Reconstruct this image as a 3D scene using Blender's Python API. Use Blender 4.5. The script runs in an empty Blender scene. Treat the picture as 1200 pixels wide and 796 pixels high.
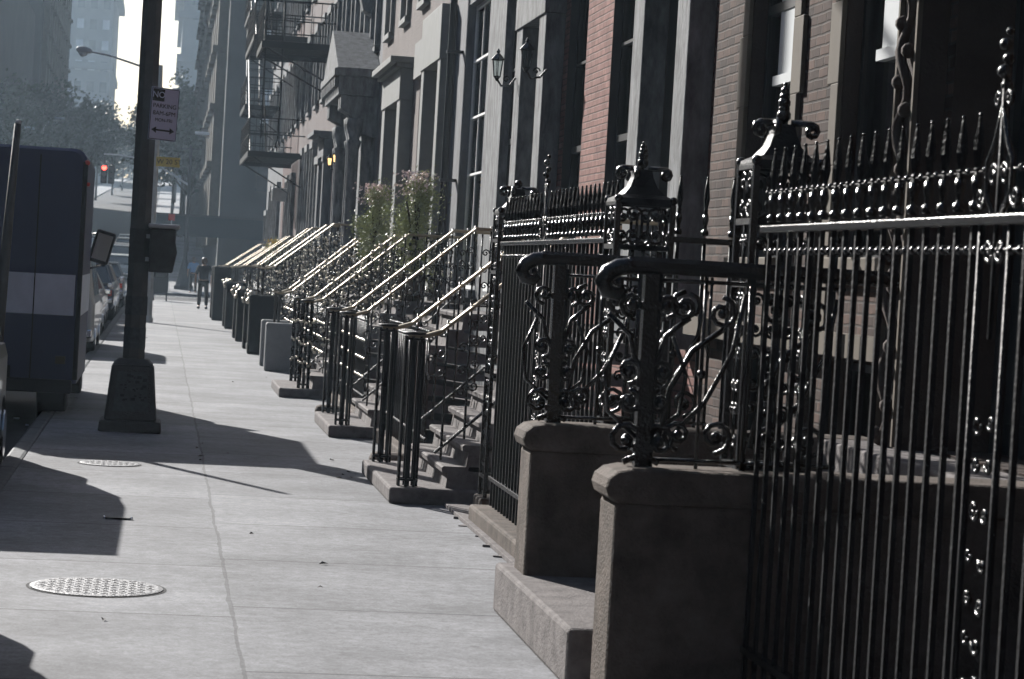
import bpy, math, random
from mathutils import Vector, Matrix
random.seed(7)
R = math.radians
scene = bpy.context.scene
COL = scene.collection

# ------------------------------------------------------------------ camera
cam = bpy.data.cameras.new("camera"); camo = bpy.data.objects.new("camera", cam); COL.objects.link(camo)
cam.sensor_width = 36; cam.lens = 84.0; cam.clip_start = .1; cam.clip_end = 6000
rx = Vector((0.987784, -0.144797, 0.057583)); ux = Vector((-0.053105, 0.03461, 0.997989)); fx = Vector((0.146499, 0.988856, -0.026498))
m = Matrix((rx, ux, -fx)).transposed().to_4x4(); m.translation = (0, 0, 1.7)
camo.matrix_world = m
scene.camera = camo
cam.dof.use_dof = True; cam.dof.focus_distance = 17.0; cam.dof.aperture_fstop = 9.0
# ------------------------------------------------------------------ light
SUN_EL, SUN_AZ = 25.8, 23.8          # azimuth: degrees left of the street axis
w = bpy.data.worlds.new("World"); scene.world = w; w.use_nodes = True
nt = w.node_tree; sky = nt.nodes.new('ShaderNodeTexSky'); sky.sky_type = 'NISHITA'; sky.sun_disc = False
sky.sun_elevation = R(SUN_EL); sky.sun_rotation = R(360 - SUN_AZ); sky.air_density = 1.0; sky.dust_density = 2.5; sky.ozone_density = 2.5
bg = nt.nodes['Background']; bg.inputs[1].default_value = .05
nt.links.new(sky.outputs[0], bg.inputs[0])
sd = bpy.data.lights.new('sun', 'SUN'); sd.energy = 5.0; sd.angle = R(.5); sd.color = (1, .97, .925)
so = bpy.data.objects.new('sun', sd); COL.objects.link(so)
S = Vector((-math.sin(R(SUN_AZ)) * math.cos(R(SUN_EL)), math.cos(R(SUN_AZ)) * math.cos(R(SUN_EL)), math.sin(R(SUN_EL))))
so.rotation_euler = S.to_track_quat('Z', 'Y').to_euler(); so.location = (-20, 30, 40)
vs = scene.view_settings; vs.view_transform = 'Standard'; vs.look = 'None'; vs.gamma = 1; vs.exposure = 1.15; vs.use_curve_mapping = False

# ------------------------------------------------------------------ helpers
class MB:
    def __init__(s): s.v = []; s.f = []; s.m = []
    def face(s, pts, mi=0):
        n = len(s.v); s.v += [tuple(p) for p in pts]; s.f.append(tuple(range(n, n + len(pts)))); s.m.append(mi)
    def box(s, x0, x1, y0, y1, z0, z1, mi=0):
        n = len(s.v)
        s.v += [(x0, y0, z0), (x1, y0, z0), (x1, y1, z0), (x0, y1, z0), (x0, y0, z1), (x1, y0, z1), (x1, y1, z1), (x0, y1, z1)]
        for q in ((0, 3, 2, 1), (4, 5, 6, 7), (0, 1, 5, 4), (1, 2, 6, 5), (2, 3, 7, 6), (3, 0, 4, 7)):
            s.f.append(tuple(n + i for i in q)); s.m.append(mi)
        return s
    def tube(s, pts, r, n=6, mi=0, cap=True, flat=None):
        pts = [Vector(p) for p in pts]; k = len(pts); rs = r if isinstance(r, (list, tuple)) else [r] * k
        base = len(s.v); up = None
        for i, p in enumerate(pts):
            t = (pts[min(i + 1, k - 1)] - pts[max(i - 1, 0)])
            if t.length < 1e-9: t = Vector((0, 0, 1))
            t.normalize()
            if up is None:
                up = Vector((0, 0, 1)) if abs(t.z) < .9 else Vector((1, 0, 0))
            a = t.cross(up)
            if a.length < 1e-4: a = t.cross(Vector((0, 1, 0)))
            a.normalize(); b = t.cross(a).normalized(); up = -b if (-b).dot(up) > 0 else b
            for j in range(n):
                an = 2 * math.pi * j / n + math.pi / n
                s.v.append(tuple(p + (a * math.cos(an) + b * math.sin(an)) * rs[i]))
        for i in range(k - 1):
            for j in range(n):
                s.f.append((base + i * n + j, base + i * n + (j + 1) % n, base + (i + 1) * n + (j + 1) % n, base + (i + 1) * n + j)); s.m.append(mi)
        if cap:
            s.f.append(tuple(base + j for j in range(n))[::-1]); s.m.append(mi)
            s.f.append(tuple(base + (k - 1) * n + j for j in range(n))); s.m.append(mi)
        return s
    def lathe(s, prof, n=10, at=(0, 0, 0), mi=0, sq=1.0):
        base = len(s.v); k = len(prof)
        for r, z in prof:
            for j in range(n):
                an = 2 * math.pi * (j + .5) / n
                s.v.append((at[0] + r * math.cos(an), at[1] + r * math.sin(an), at[2] + z))
        for i in range(k - 1):
            for j in range(n):
                s.f.append((base + i * n + j, base + i * n + (j + 1) % n, base + (i + 1) * n + (j + 1) % n, base + (i + 1) * n + j)); s.m.append(mi)
        s.f.append(tuple(base + j for j in range(n))[::-1]); s.m.append(mi)
        s.f.append(tuple(base + (k - 1) * n + j for j in range(n))); s.m.append(mi)
        return s
    def ball(s, c, r, n=8, mi=0):
        return s.lathe([(r * math.sin(math.pi * i / 5) + 1e-4, -r * math.cos(math.pi * i / 5)) for i in range(6)], n, c, mi)
    def prism(s, pts, ax, a, b, mi=0):
        """extrude a 2D polygon: ax='y' pts=(x,z); 'x' pts=(y,z); 'z' pts=(x,y)"""
        def mk(p, t): return (p[0], t, p[1]) if ax == 'y' else ((t, p[0], p[1]) if ax == 'x' else (p[0], p[1], t))
        n = len(s.v); k = len(pts)
        s.v += [mk(p, a) for p in pts] + [mk(p, b) for p in pts]
        s.f.append(tuple(range(n, n + k))); s.m.append(mi); s.f.append(tuple(range(n + 2 * k - 1, n + k - 1, -1))); s.m.append(mi)
        for i in range(k):
            j = (i + 1) % k; s.f.append((n + i, n + k + i, n + k + j, n + j)); s.m.append(mi)
        return s
    def build(s, name, mats, parent=None, smooth=False, bevel=0, label=None):
        me = bpy.data.meshes.new(name); me.from_pydata(s.v, [], s.f); me.update()
        mats = mats if isinstance(mats, (list, tuple)) else [mats]
        for mt in mats: me.materials.append(mt)
        if len(mats) > 1: me.polygons.foreach_set('material_index', s.m)
        if smooth: me.polygons.foreach_set('use_smooth', [(smooth is True or m_ == 1) for m_ in s.m])
        o = bpy.data.objects.new(name, me); COL.objects.link(o)
        import bmesh
        bm = bmesh.new(); bm.from_mesh(me); bmesh.ops.recalc_face_normals(bm, faces=bm.faces); bm.to_mesh(me); bm.free()
        if parent is not None: o.parent = parent
        if bevel:
            b = o.modifiers.new('bevel', 'BEVEL'); b.width = bevel; b.segments = 2; b.limit_method = 'ANGLE'; b.angle_limit = R(50)
        if label: o['label'] = label
        return o

def tag(o, label, cat, group=None):
    o['label'] = label; o['category'] = cat
    if group: o['group'] = group
    return o
def thing(name, label, cat, loc=(0, 0, 0), rz=0, group=None):
    o = bpy.data.objects.new(name, None); COL.objects.link(o); o.empty_display_size = .1
    o.location = loc; o.rotation_euler = (0, 0, rz); return tag(o, label, cat, group)
def struct(o): o['kind'] = 'structure'; return o
KIDS = {}
def dup(root, loc=None, label=None, parent=None, rz=None, group=None):
    c = root.copy(); COL.objects.link(c)
    if parent is not None: c.parent = parent
    if loc is not None: c.location = loc
    if rz is not None: c.rotation_euler = (0, 0, rz)
    if label: c['label'] = label
    if group: c['group'] = group
    for ch in list(root.children): dup(ch, parent=c)
    return c
def inst(o, parent, loc):
    c = o.copy(); COL.objects.link(c); c.parent = parent; c.location = loc; return c

def spiral(c, r0, turns, a0, plane, sgn=1, n=9, r1=.15):
    """points of a spiral round c, plane 'xz' or 'yz'"""
    out = []; k = max(4, int(n * turns))
    for i in range(k + 1):
        t = i / k; r = r0 * (1 - t * (1 - r1)); a = a0 + sgn * t * turns * 2 * math.pi
        d = (r * math.cos(a), r * math.sin(a))
        out.append((c[0] + d[0], c[1], c[2] + d[1]) if plane == 'xz' else (c[0], c[1] + d[0], c[2] + d[1]))
    return out
def scroll_S(mb, c, w_, h, plane, r=.007, n=5):
    """a pair of mirrored C scrolls filling w_ x h about c"""
    rr = min(w_ / 4.4, h / 4.2)
    for sx in (-1, 1):
        for sz in (-1, 1):
            cc = (c[0] + sx * w_ / 4, c[1], c[2] + sz * (h / 2 - rr)) if plane == 'xz' else (c[0], c[1] + sx * w_ / 4, c[2] + sz * (h / 2 - rr))
            mb.tube(spiral(cc, rr, 1.35, math.pi if sx > 0 else 0, plane, -sx * sz), r, n)
            mb.ball(cc, r * 1.9, 6)
        a = (c[0] + sx * (w_ / 4 - rr), c[1], c[2] - h / 2 + rr) if plane == 'xz' else (c[0], c[1] + sx * (w_ / 4 - rr), c[2] - h / 2 + rr)
        b = (a[0], a[1], c[2] + h / 2 - rr)
        mb.tube([a, b], r, n)
def text(s, size, name, mat, parent, loc, rot, ext=.002):
    cu = bpy.data.curves.new(name, 'FONT'); cu.body = s; cu.size = size; cu.extrude = ext; cu.align_x = 'CENTER'; cu.align_y = 'CENTER'
    t = bpy.data.objects.new(name + '_tmp', cu); COL.objects.link(t)
    bpy.context.view_layer.update()
    me = bpy.data.meshes.new_from_object(t.evaluated_get(bpy.context.evaluated_depsgraph_get()))
    bpy.data.objects.remove(t); me.materials.clear(); me.materials.append(mat)
    o = bpy.data.objects.new(name, me); COL.objects.link(o); o.parent = parent; o.location = loc; o.rotation_euler = rot
    return o

# ------------------------------------------------------------------ materials
def mat(name, col, rough=.8, metal=0, noise=0, nscale=6, bump=0, bscale=60, spec=.5, coat=0, stretch=None, col2=None):
    mt = bpy.data.materials.new(name); mt.use_nodes = True; n = mt.node_tree; b = n.nodes['Principled BSDF']
    b.inputs['Base Color'].default_value = (*col, 1); b.inputs['Roughness'].default_value = rough; b.inputs['Metallic'].default_value = metal
    b.inputs['Specular IOR Level'].default_value = spec if rough < .69 else min(spec, .12); b.inputs['Coat Weight'].default_value = coat
    if noise or bump or col2:
        g = n.nodes.new('ShaderNodeNewGeometry'); mp = n.nodes.new('ShaderNodeMapping'); n.links.new(g.outputs['Position'], mp.inputs[0])
        if stretch: mp.inputs['Scale'].default_value = stretch
    if noise or col2:
        t = n.nodes.new('ShaderNodeTexNoise'); t.inputs['Scale'].default_value = nscale; t.inputs['Detail'].default_value = 6; t.inputs['Roughness'].default_value = .65
        n.links.new(mp.outputs[0], t.inputs['Vector'])
        r = n.nodes.new('ShaderNodeValToRGB'); n.links.new(t.outputs[0], r.inputs[0])
        c2 = col2 or tuple(c * (1 + noise) for c in col); c1 = col if col2 else tuple(c * (1 - noise) for c in col)
        r.color_ramp.elements[0].position = .3; r.color_ramp.elements[1].position = .7
        r.color_ramp.elements[0].color = (*c1, 1); r.color_ramp.elements[1].color = (*c2, 1)
        n.links.new(r.outputs[0], b.inputs['Base Color'])
    if bump:
        t2 = n.nodes.new('ShaderNodeTexNoise'); t2.inputs['Scale'].default_value = bscale; t2.inputs['Detail'].default_value = 4
        n.links.new(mp.outputs[0], t2.inputs['Vector'])
        bp = n.nodes.new('ShaderNodeBump'); bp.inputs['Strength'].default_value = bump; bp.inputs['Distance'].default_value = .02
        n.links.new(t2.outputs[0], bp.inputs['Height']); n.links.new(bp.outputs[0], b.inputs['Normal'])
    return mt
def brick(name, c1, c2, mortar, scale=1.0, msize=.012, stain=.35):
    mt = bpy.data.materials.new(name); mt.use_nodes = True; n = mt.node_tree; b = n.nodes['Principled BSDF']; b.inputs['Roughness'].default_value = .92; b.inputs['Specular IOR Level'].default_value = .12
    g = n.nodes.new('ShaderNodeNewGeometry'); sp = n.nodes.new('ShaderNodeSeparateXYZ'); n.links.new(g.outputs['Position'], sp.inputs[0])
    ad = n.nodes.new('ShaderNodeMath'); n.links.new(sp.outputs[0], ad.inputs[0]); n.links.new(sp.outputs[1], ad.inputs[1])
    cb = n.nodes.new('ShaderNodeCombineXYZ'); n.links.new(ad.outputs[0], cb.inputs[0]); n.links.new(sp.outputs[2], cb.inputs[1])
    br = n.nodes.new('ShaderNodeTexBrick'); n.links.new(cb.outputs[0], br.inputs['Vector']); br.inputs['Scale'].default_value = scale
    br.inputs['Brick Width'].default_value = .19; br.inputs['Row Height'].default_value = .062; br.inputs['Mortar Size'].default_value = msize * .75; br.inputs['Mortar Smooth'].default_value = .6
    wn = n.nodes.new('ShaderNodeTexNoise'); wn.inputs['Scale'].default_value = 9; wn.inputs['Detail'].default_value = 3; n.links.new(g.outputs['Position'], wn.inputs['Vector'])
    vm = n.nodes.new('ShaderNodeVectorMath'); vm.operation = 'MULTIPLY_ADD'; vm.inputs[1].default_value = (.012, .012, .012); n.links.new(wn.outputs['Color'], vm.inputs[0]); n.links.new(cb.outputs[0], vm.inputs[2]); n.links.new(vm.outputs[0], br.inputs['Vector'])
    br.inputs['Color1'].default_value = (*c1, 1); br.inputs['Color2'].default_value = (*c2, 1); br.inputs['Mortar'].default_value = (*mortar, 1)
    t = n.nodes.new('ShaderNodeTexNoise'); t.inputs['Scale'].default_value = 4; t.inputs['Detail'].default_value = 9; t.inputs['Roughness'].default_value = .75; n.links.new(g.outputs['Position'], t.inputs['Vector'])
    mr = n.nodes.new('ShaderNodeMapRange'); n.links.new(t.outputs[0], mr.inputs[0]); mr.inputs[1].default_value = .3; mr.inputs[2].default_value = .7; mr.inputs[3].default_value = 1 - stain; mr.inputs[4].default_value = 1 + stain
    mx = n.nodes.new('ShaderNodeMix'); mx.data_type = 'RGBA'; mx.blend_type = 'MULTIPLY'; mx.inputs[0].default_value = 1
    n.links.new(br.outputs['Color'], mx.inputs[6]); n.links.new(mr.outputs[0], mx.inputs[7]); n.links.new(mx.outputs[2], b.inputs['Base Color'])
    bp = n.nodes.new('ShaderNodeBump'); bp.inputs['Strength'].default_value = .5; bp.inputs['Distance'].default_value = .01
    n.links.new(br.outputs['Fac'], bp.inputs['Height']); bp.invert = True; n.links.new(bp.outputs[0], b.inputs['Normal'])
    return mt

def sidewalk_mat():
    mt = bpy.data.materials.new('sidewalk_concrete'); mt.use_nodes = True; n = mt.node_tree; L = n.links; b = n.nodes['Principled BSDF']
    N = lambda t: n.nodes.new(t)
    def math_(op, a, bb=None, c=None):
        q = N('ShaderNodeMath'); q.operation = op
        for i, x in enumerate((a, bb, c)):
            if x is None: continue
            if isinstance(x, (int, float)): q.inputs[i].default_value = x
            else: L.new(x, q.inputs[i])
        return q.outputs[0]
    g = N('ShaderNodeNewGeometry'); sp = N('ShaderNodeSeparateXYZ'); L.new(g.outputs['Position'], sp.inputs[0]); X, Y = sp.outputs[0], sp.outputs[1]
    wn = N('ShaderNodeTexNoise'); wn.inputs['Scale'].default_value = 1.3; wn.inputs['Detail'].default_value = 5; L.new(g.outputs['Position'], wn.inputs['Vector'])
    wob = math_('MULTIPLY', math_('SUBTRACT', wn.outputs[0], .5), .06)
    # long joint
    dx = math_('ABSOLUTE', math_('SUBTRACT', math_('ADD', X, wob), .43))
    jw = N('ShaderNodeTexNoise'); jw.inputs['Scale'].default_value = 6; jw.inputs['Detail'].default_value = 6; L.new(g.outputs['Position'], jw.inputs['Vector'])
    lj = math_('MULTIPLY', math_('LESS_THAN', dx, math_('MULTIPLY', jw.outputs[0], .02)), .7)
    side = math_('GREATER_THAN', X, .43)
    # cross joints, irregular: offset per side
    yy = math_('ADD', math_('ADD', Y, math_('MULTIPLY', wob, .5)), math_('MULTIPLY', side, -.35))
    u = math_('DIVIDE', math_('SUBTRACT', yy, 11.42), 1.86)
    fr = math_('FRACT', math_('ADD', u, 40.5))
    cj = math_('LESS_THAN', math_('MULTIPLY', math_('ABSOLUTE', math_('SUBTRACT', fr, .5)), 1.86), .012)
    idx = math_('FLOOR', math_('ADD', u, 40.0)); 
    wv = N('ShaderNodeTexWhiteNoise'); wv.noise_dimensions = '2D'; cb = N('ShaderNodeCombineXYZ'); L.new(idx, cb.inputs[0]); L.new(side, cb.inputs[1]); L.new(cb.outputs[0], wv.inputs['Vector'])
    slab = math_('ADD', math_('MULTIPLY', wv.outputs[0], .3), .85)
    cn = N('ShaderNodeTexNoise'); cn.inputs['Scale'].default_value = .9; cn.inputs['Detail'].default_value = 9; cn.inputs['Roughness'].default_value = .7; L.new(g.outputs['Position'], cn.inputs['Vector'])
    stn = N('ShaderNodeMapRange'); L.new(cn.outputs[0], stn.inputs[0]); stn.inputs[1].default_value = .38; stn.inputs[2].default_value = .62; stn.inputs[3].default_value = .7; stn.inputs[4].default_value = 1.2
    fn = N('ShaderNodeTexNoise'); fn.inputs['Scale'].default_value = 70; fn.inputs['Detail'].default_value = 3; L.new(g.outputs['Position'], fn.inputs['Vector'])
    fm = N('ShaderNodeMapRange'); L.new(fn.outputs[0], fm.inputs[0]); fm.inputs[1].default_value = .38; fm.inputs[2].default_value = .62; fm.inputs[3].default_value = .86; fm.inputs[4].default_value = 1.12
    mn = N('ShaderNodeTexNoise'); mn.inputs['Scale'].default_value = 14; mn.inputs['Detail'].default_value = 8; mn.inputs['Roughness'].default_value = .8; L.new(g.outputs['Position'], mn.inputs['Vector'])
    mm = N('ShaderNodeMapRange'); L.new(mn.outputs[0], mm.inputs[0]); mm.inputs[1].default_value = .38; mm.inputs[2].default_value = .62; mm.inputs[3].default_value = .74; mm.inputs[4].default_value = 1.25
    # chewing gum spots
    vo = N('ShaderNodeTexVoronoi'); vo.inputs['Scale'].default_value = 2.2; L.new(g.outputs['Position'], vo.inputs['Vector'])
    spot = math_('LESS_THAN', vo.outputs['Distance'], .05)
    jn = math_('MAXIMUM', lj, cj)
    vlow = math_('SUBTRACT', 1.0, math_('MULTIPLY', jn, .62)); vs_ = math_('SUBTRACT', 1.0, math_('MULTIPLY', spot, .35))
    v = math_('MULTIPLY', math_('MULTIPLY', math_('MULTIPLY', math_('MULTIPLY', slab, mm.outputs[0]), stn.outputs[0]), math_('MULTIPLY', fm.outputs[0], vlow)), vs_)
    mx = N('ShaderNodeMix'); mx.data_type = 'RGBA'; mx.blend_type = 'MULTIPLY'; mx.inputs[0].default_value = 1; mx.inputs[6].default_value = (.163, .166, .178, 1); L.new(v, mx.inputs[7])
    L.new(mx.outputs[2], b.inputs['Base Color']); b.inputs['Roughness'].default_value = .85; b.inputs['Specular IOR Level'].default_value = .25
    h = math_('SUBTRACT', math_('MULTIPLY', fn.outputs[0], .25), math_('MULTIPLY', jn, 1.0))
    bp = N('ShaderNodeBump'); bp.inputs['Strength'].default_value = .35; bp.inputs['Distance'].default_value = .01; L.new(h, bp.inputs['Height']); L.new(bp.outputs[0], b.inputs['Normal'])
    return mt

M = {}
M['iron'] = mat('black_iron_paint', (.005, .005, .006), .24, spec=.6, bump=.22, bscale=90)
M['iron_rough'] = mat('dull_black_iron', (.006, .006, .008), .5, spec=.16, bump=.3, bscale=70)
M['glint'] = mat('glint_metal', (.55, .5, .42), .4, .9)  # pale metal for small balls: sun sparkle on black iron put into the colour
M['rail_bright'] = mat('worn_handrail_paint', (.3, .25, .18), .4, .85, spec=.8, bump=.1, bscale=60)
M['walk'] = sidewalk_mat()
M['asphalt'] = mat('asphalt', (.035, .036, .04), .85, noise=.25, nscale=3, bump=.4, bscale=40)
M['kerb'] = mat('granite_kerb', (.12, .125, .13), .75, noise=.25, nscale=5, bump=.3)
M['dirt'] = mat('areaway_paving', (.05, .05, .05), .9, noise=.3)
M['stone'] = mat('brown_grey_stone', (.1, .083, .072), .85, noise=.45, nscale=5, bump=.5, bscale=70)
M['step'] = mat('worn_step_stone', (.15, .137, .135), .85, noise=.35, nscale=8, bump=.4, bscale=70)
M['darkstep'] = mat('dark_painted_stone', (.012, .013, .015), .7, noise=.2)
M['whitestep'] = mat('pale_painted_stone', (.26, .265, .27), .75, noise=.1)
M['brick_brown'] = brick('brown_brick', (.09, .057, .046), (.036, .026, .023), (.055, .046, .042), stain=.45)
M['brick_pink'] = brick('pink_brick', (.23, .118, .1), (.165, .08, .07), (.1, .066, .06), stain=.35)
M['brick_dark'] = brick('dark_red_brick', (.1, .05, .045), (.07, .038, .035), (.09, .08, .075))
M['quoin'] = mat('tan_stone_trim', (.11, .095, .077), .8, noise=.15, nscale=3)
M['whitestone'] = mat('flaking_white_stone', (.15, .155, .16), .8, noise=.5, nscale=9, stretch=(1, 1, .35), bump=.5, bscale=30)
M['greystone'] = mat('grey_painted_stone', (.125, .13, .14), .75, noise=.28, nscale=5, stretch=(1, 1, .4), bump=.3, bscale=20)
M['olive'] = mat('light_grey_trim_paint', (.2, .205, .2), .7, noise=.08)
M['stucco'] = mat('beige_pink_stucco', (.155, .135, .128), .9, noise=.08, nscale=3, bump=.6, bscale=25)
M['stucco2'] = mat('dull_pink_stucco', (.13, .108, .105), .9, noise=.12, nscale=3, bump=.4, bscale=25)
M['brownstone'] = mat('brownstone', (.05, .038, .034), .85, noise=.2, nscale=4, bump=.3)
M['darkpaint'] = mat('dark_door_paint', (.012, .014, .018), .35)
M['frame'] = mat('dark_window_frame', (.02, .02, .022), .4)
M['whiteframe'] = mat('white_sash_paint', (.75, .76, .76), .5)
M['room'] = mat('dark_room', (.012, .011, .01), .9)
M['blind'] = mat('white_blind', (.5, .52, .53), .8)
M['blue'] = mat('dark_blue_truck_paint', (.005, .014, .075), .5, noise=.15, nscale=2)
M['white'] = mat('dull_white_paint', (.6, .66, .75), .5, noise=.12, nscale=3)
M['chrome'] = mat('chrome', (.7, .7, .7), .15, 1)
M['rubber'] = mat('rubber', (.01, .01, .01), .8)
M['pole'] = mat('weathered_pole_paint', (.035, .035, .035), .6, noise=.3, nscale=7, bump=.2)
M['polebase'] = mat('grimy_cast_iron', (.018, .02, .021), .65, noise=.4, nscale=20, bump=.4)
M['plate'] = mat('pasted_grey_bill', (.05, .056, .06), .8, noise=.3, nscale=25)
M['ink'] = mat('black_ink', (.01, .01, .012), .8)
M['signwhite'] = mat('white_sign_enamel', (.45, .5, .68), .5)
M['yellow'] = mat('yellow_sign_enamel', (.55, .38, .04), .5)
M['galv'] = mat('galvanised_steel', (.4, .41, .42), .45, .6, noise=.15)
M['box'] = mat('battered_dark_box', (.02, .022, .022), .6, noise=.6, nscale=12)
M['leaf'] = mat('foliage', (.03, .045, .02), .6, noise=.4, nscale=2)
M['leaf2'] = mat('shrub_foliage', (.3, .33, .16), .55, noise=.5, nscale=14)
M['flower'] = mat('pink_white_blossom', (.75, .62, .62), .7, noise=.2, nscale=9)
M['yflower'] = mat('yellow_blossom', (.7, .45, .05), .7)
M['bark'] = mat('bark', (.06, .05, .04), .9, noise=.3)
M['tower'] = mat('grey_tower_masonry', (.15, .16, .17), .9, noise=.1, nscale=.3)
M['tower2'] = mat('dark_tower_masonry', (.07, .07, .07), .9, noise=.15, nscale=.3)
M['towerglass'] = mat('tower_window_glass', (.03, .04, .05), .15)
M['paleblind'] = mat('tower_window_with_pale_blind', (.5, .52, .54), .5)
M['steel'] = mat('manhole_steel', (.15, .15, .16), .6, .2, noise=.4, nscale=30, bump=.5, bscale=70)
M['skin'] = mat('skin', (.35, .2, .14), .6); M['hair'] = mat('dark_hair', (.1, .06, .035), .5)
M['shirt'] = mat('dark_grey_shirt', (.02, .022, .025), .8); M['trouser'] = mat('khaki_trousers', (.05, .048, .044), .85); M['bluecloth'] = mat('light_blue_shirt', (.2, .33, .5), .8)
M['canopy'] = mat('dark_green_canvas', (.03, .04, .045), .7)
M['roadpaint'] = mat('white_road_paint', (.6, .6, .58), .8, noise=.15)
def glass(name, tint=(.8, .85, .85), a=.45):
    mt = bpy.data.materials.new(name); mt.use_nodes = True; n = mt.node_tree; n.nodes.clear()
    o = n.nodes.new('ShaderNodeOutputMaterial'); t = n.nodes.new('ShaderNodeBsdfTransparent'); g = n.nodes.new('ShaderNodeBsdfGlossy'); x = n.nodes.new('ShaderNodeMixShader'); f = n.nodes.new('ShaderNodeFresnel')
    t.inputs[0].default_value = (*tint, 1); g.inputs['Roughness'].default_value = .02; f.inputs[0].default_value = 1.5
    n.links.new(f.outputs[0], x.inputs[0]); n.links.new(t.outputs[0], x.inputs[1]); n.links.new(g.outputs[0], x.inputs[2]); n.links.new(x.outputs[0], o.inputs[0]); return mt
M['glass'] = glass('window_glass')
M['carglass'] = mat('car_glass', (.01, .012, .014), .05, spec=1)
def emit(name, c, s):
    mt = mat(name, c, .5); b = mt.node_tree.nodes['Principled BSDF']; b.inputs['Emission Color'].default_value = (*c, 1); b.inputs['Emission Strength'].default_value = s; return mt
M['red'] = emit('red_signal_lamp', (1, .06, .04), 4); M['redlens'] = mat('red_lens', (.5, .03, .02), .3); M['darklens'] = mat('dark_lens', (.03, .02, .02), .3)
M['lamp'] = emit('lit_headlamp', (1, .8, .5), 6); M['wallamp'] = emit('lit_porch_bulb', (1, .62, .25), 1)

# ------------------------------------------------------------------ ground
def zg(y):
    """ground profile: level, then rising beyond the crossing"""
    return 0 if y < 112 else min((y - 112) * .04, 24)
XS = [-1500, -200, -13.2]; YS = [-300, -60, 112, 150, 200, 300, 450, 712, 1500, 4000]
g = MB()
for i in range(len(YS) - 1):
    g.face([(-3000, YS[i], zg(YS[i]) - .16), (3000, YS[i], zg(YS[i]) - .16), (3000, YS[i + 1], zg(YS[i + 1]) - .16), (-3000, YS[i + 1], zg(YS[i + 1]) - .16)])
struct(g.build('ground', M['dirt']))
g = MB()
ys = [-60, 112, 712]
for i in range(2): g.face([(-10, ys[i], zg(ys[i]) - .13), (-1.17, ys[i], zg(ys[i]) - .13), (-1.17, ys[i + 1], zg(ys[i + 1]) - .13), (-10, ys[i + 1], zg(ys[i + 1]) - .13)])
struct(g.build('road', M['asphalt']))
g = MB(); g.face([(-80, 93.6, -.12), (80, 93.6, -.12), (80, 112, -.12), (-80, 112, -.12)]); struct(g.build('cross_street', M['asphalt']))
g = MB()
for k in range(9): g.box(-9.6 + k * 1.0, -9.1 + k * 1.0, 95.2, 98.2, -.119, -.112)
for k in range(2): g.box(-1.0, 4.0, 95.2 + 2.6 * k, 95.35 + 2.6 * k, -.119, -.112)
for k in range(2): g.box(-1.0, 4.0, 107.2 + 2.6 * k, 107.4 + 2.6 * k, -.119, -.112)
struct(g.build('crosswalk_markings', M['roadpaint']))
g = MB(); g.box(-1.02, 2.3, -60, 93.4, -.15, 0); struct(g.build('sidewalk', M['walk']))
g = MB(); g.box(2.3, 3.9, -60, 93.4, -.15, -.004); struct(g.build('areaway_ground', M['dirt']))
g = MB()
for y0, y1 in ((112.2, 712),):
    g.prism([(y0, -.15), (y0, .0), (y1, zg(y1)), (y1, zg(y1) - .15)], 'x', -1.0, 3.6); g.prism([(y0, -.15), (y0, .0), (y1, zg(y1)), (y1, zg(y1) - .15)], 'x', -13.2, -10.15)
struct(g.build('far_sidewalk', M['walk']))
g = MB(); g.box(-13.2, -10.15, -60, 93.4, -.15, 0); struct(g.build('opposite_sidewalk', M['walk']))
g = MB(); y = -20
random.seed(3)
while y < 93:
    l = min(random.uniform(1.6, 2.6), 93.4 - y); dx = random.uniform(-.008, .008)
    g.box(-1.17 + dx, -1.022 + dx * .2, y, y + l - .012, -.16, .004); y += l
struct(g.build('kerb', M['kerb'], bevel=.03))
g = MB(); g.box(-10.15, -10.0, -60, 93.4, -.16, .004); g.box(-1.17, -1.003, 112.05, 200, -.16, .004); g.box(-13, 4, 112.05, 112.197, -.16, .004)
struct(g.build('far_kerb', M['kerb']))
# gutter rubbish
g = MB(); random.seed(11)
for k in range(26):
    x = random.uniform(-1.5, -1.22); y = random.uniform(9, 60); s = random.uniform(.02, .06)
    g.box(x, x + s, y, y + s * 1.4, -.13, -.115)
o = g.build('gutter_litter', M['white']); tag(o, 'scraps of pale paper litter lying in the gutter', 'litter'); o['kind'] = 'stuff'
g = MB(); random.seed(21)
for (x, y) in [(1.0, 13.55), (.42, 20.6), (.44, 21.0), (.4, 21.5), (.46, 22.0), (.41, 20.2), (1.55, 19.4), (1.5, 19.1), (1.62, 19.7), (1.6, 19.2)] + [(random.uniform(-.9, 2.2), random.uniform(9, 60)) for _ in range(14)]:
    a = random.uniform(0, 3); l = random.uniform(.015, .035); c_, s_ = math.cos(a) * l, math.sin(a) * l
    g.face([(x + c_, y + s_, .006), (x - s_ * .5, y + c_ * .5, .018), (x - c_, y - s_, .005), (x + s_ * .5, y - c_ * .5, .012)])
o = g.build('fallen_leaves', M['bark']); tag(o, 'dry brown leaves scattered over the sidewalk', 'leaves'); o['kind'] = 'stuff'
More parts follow.
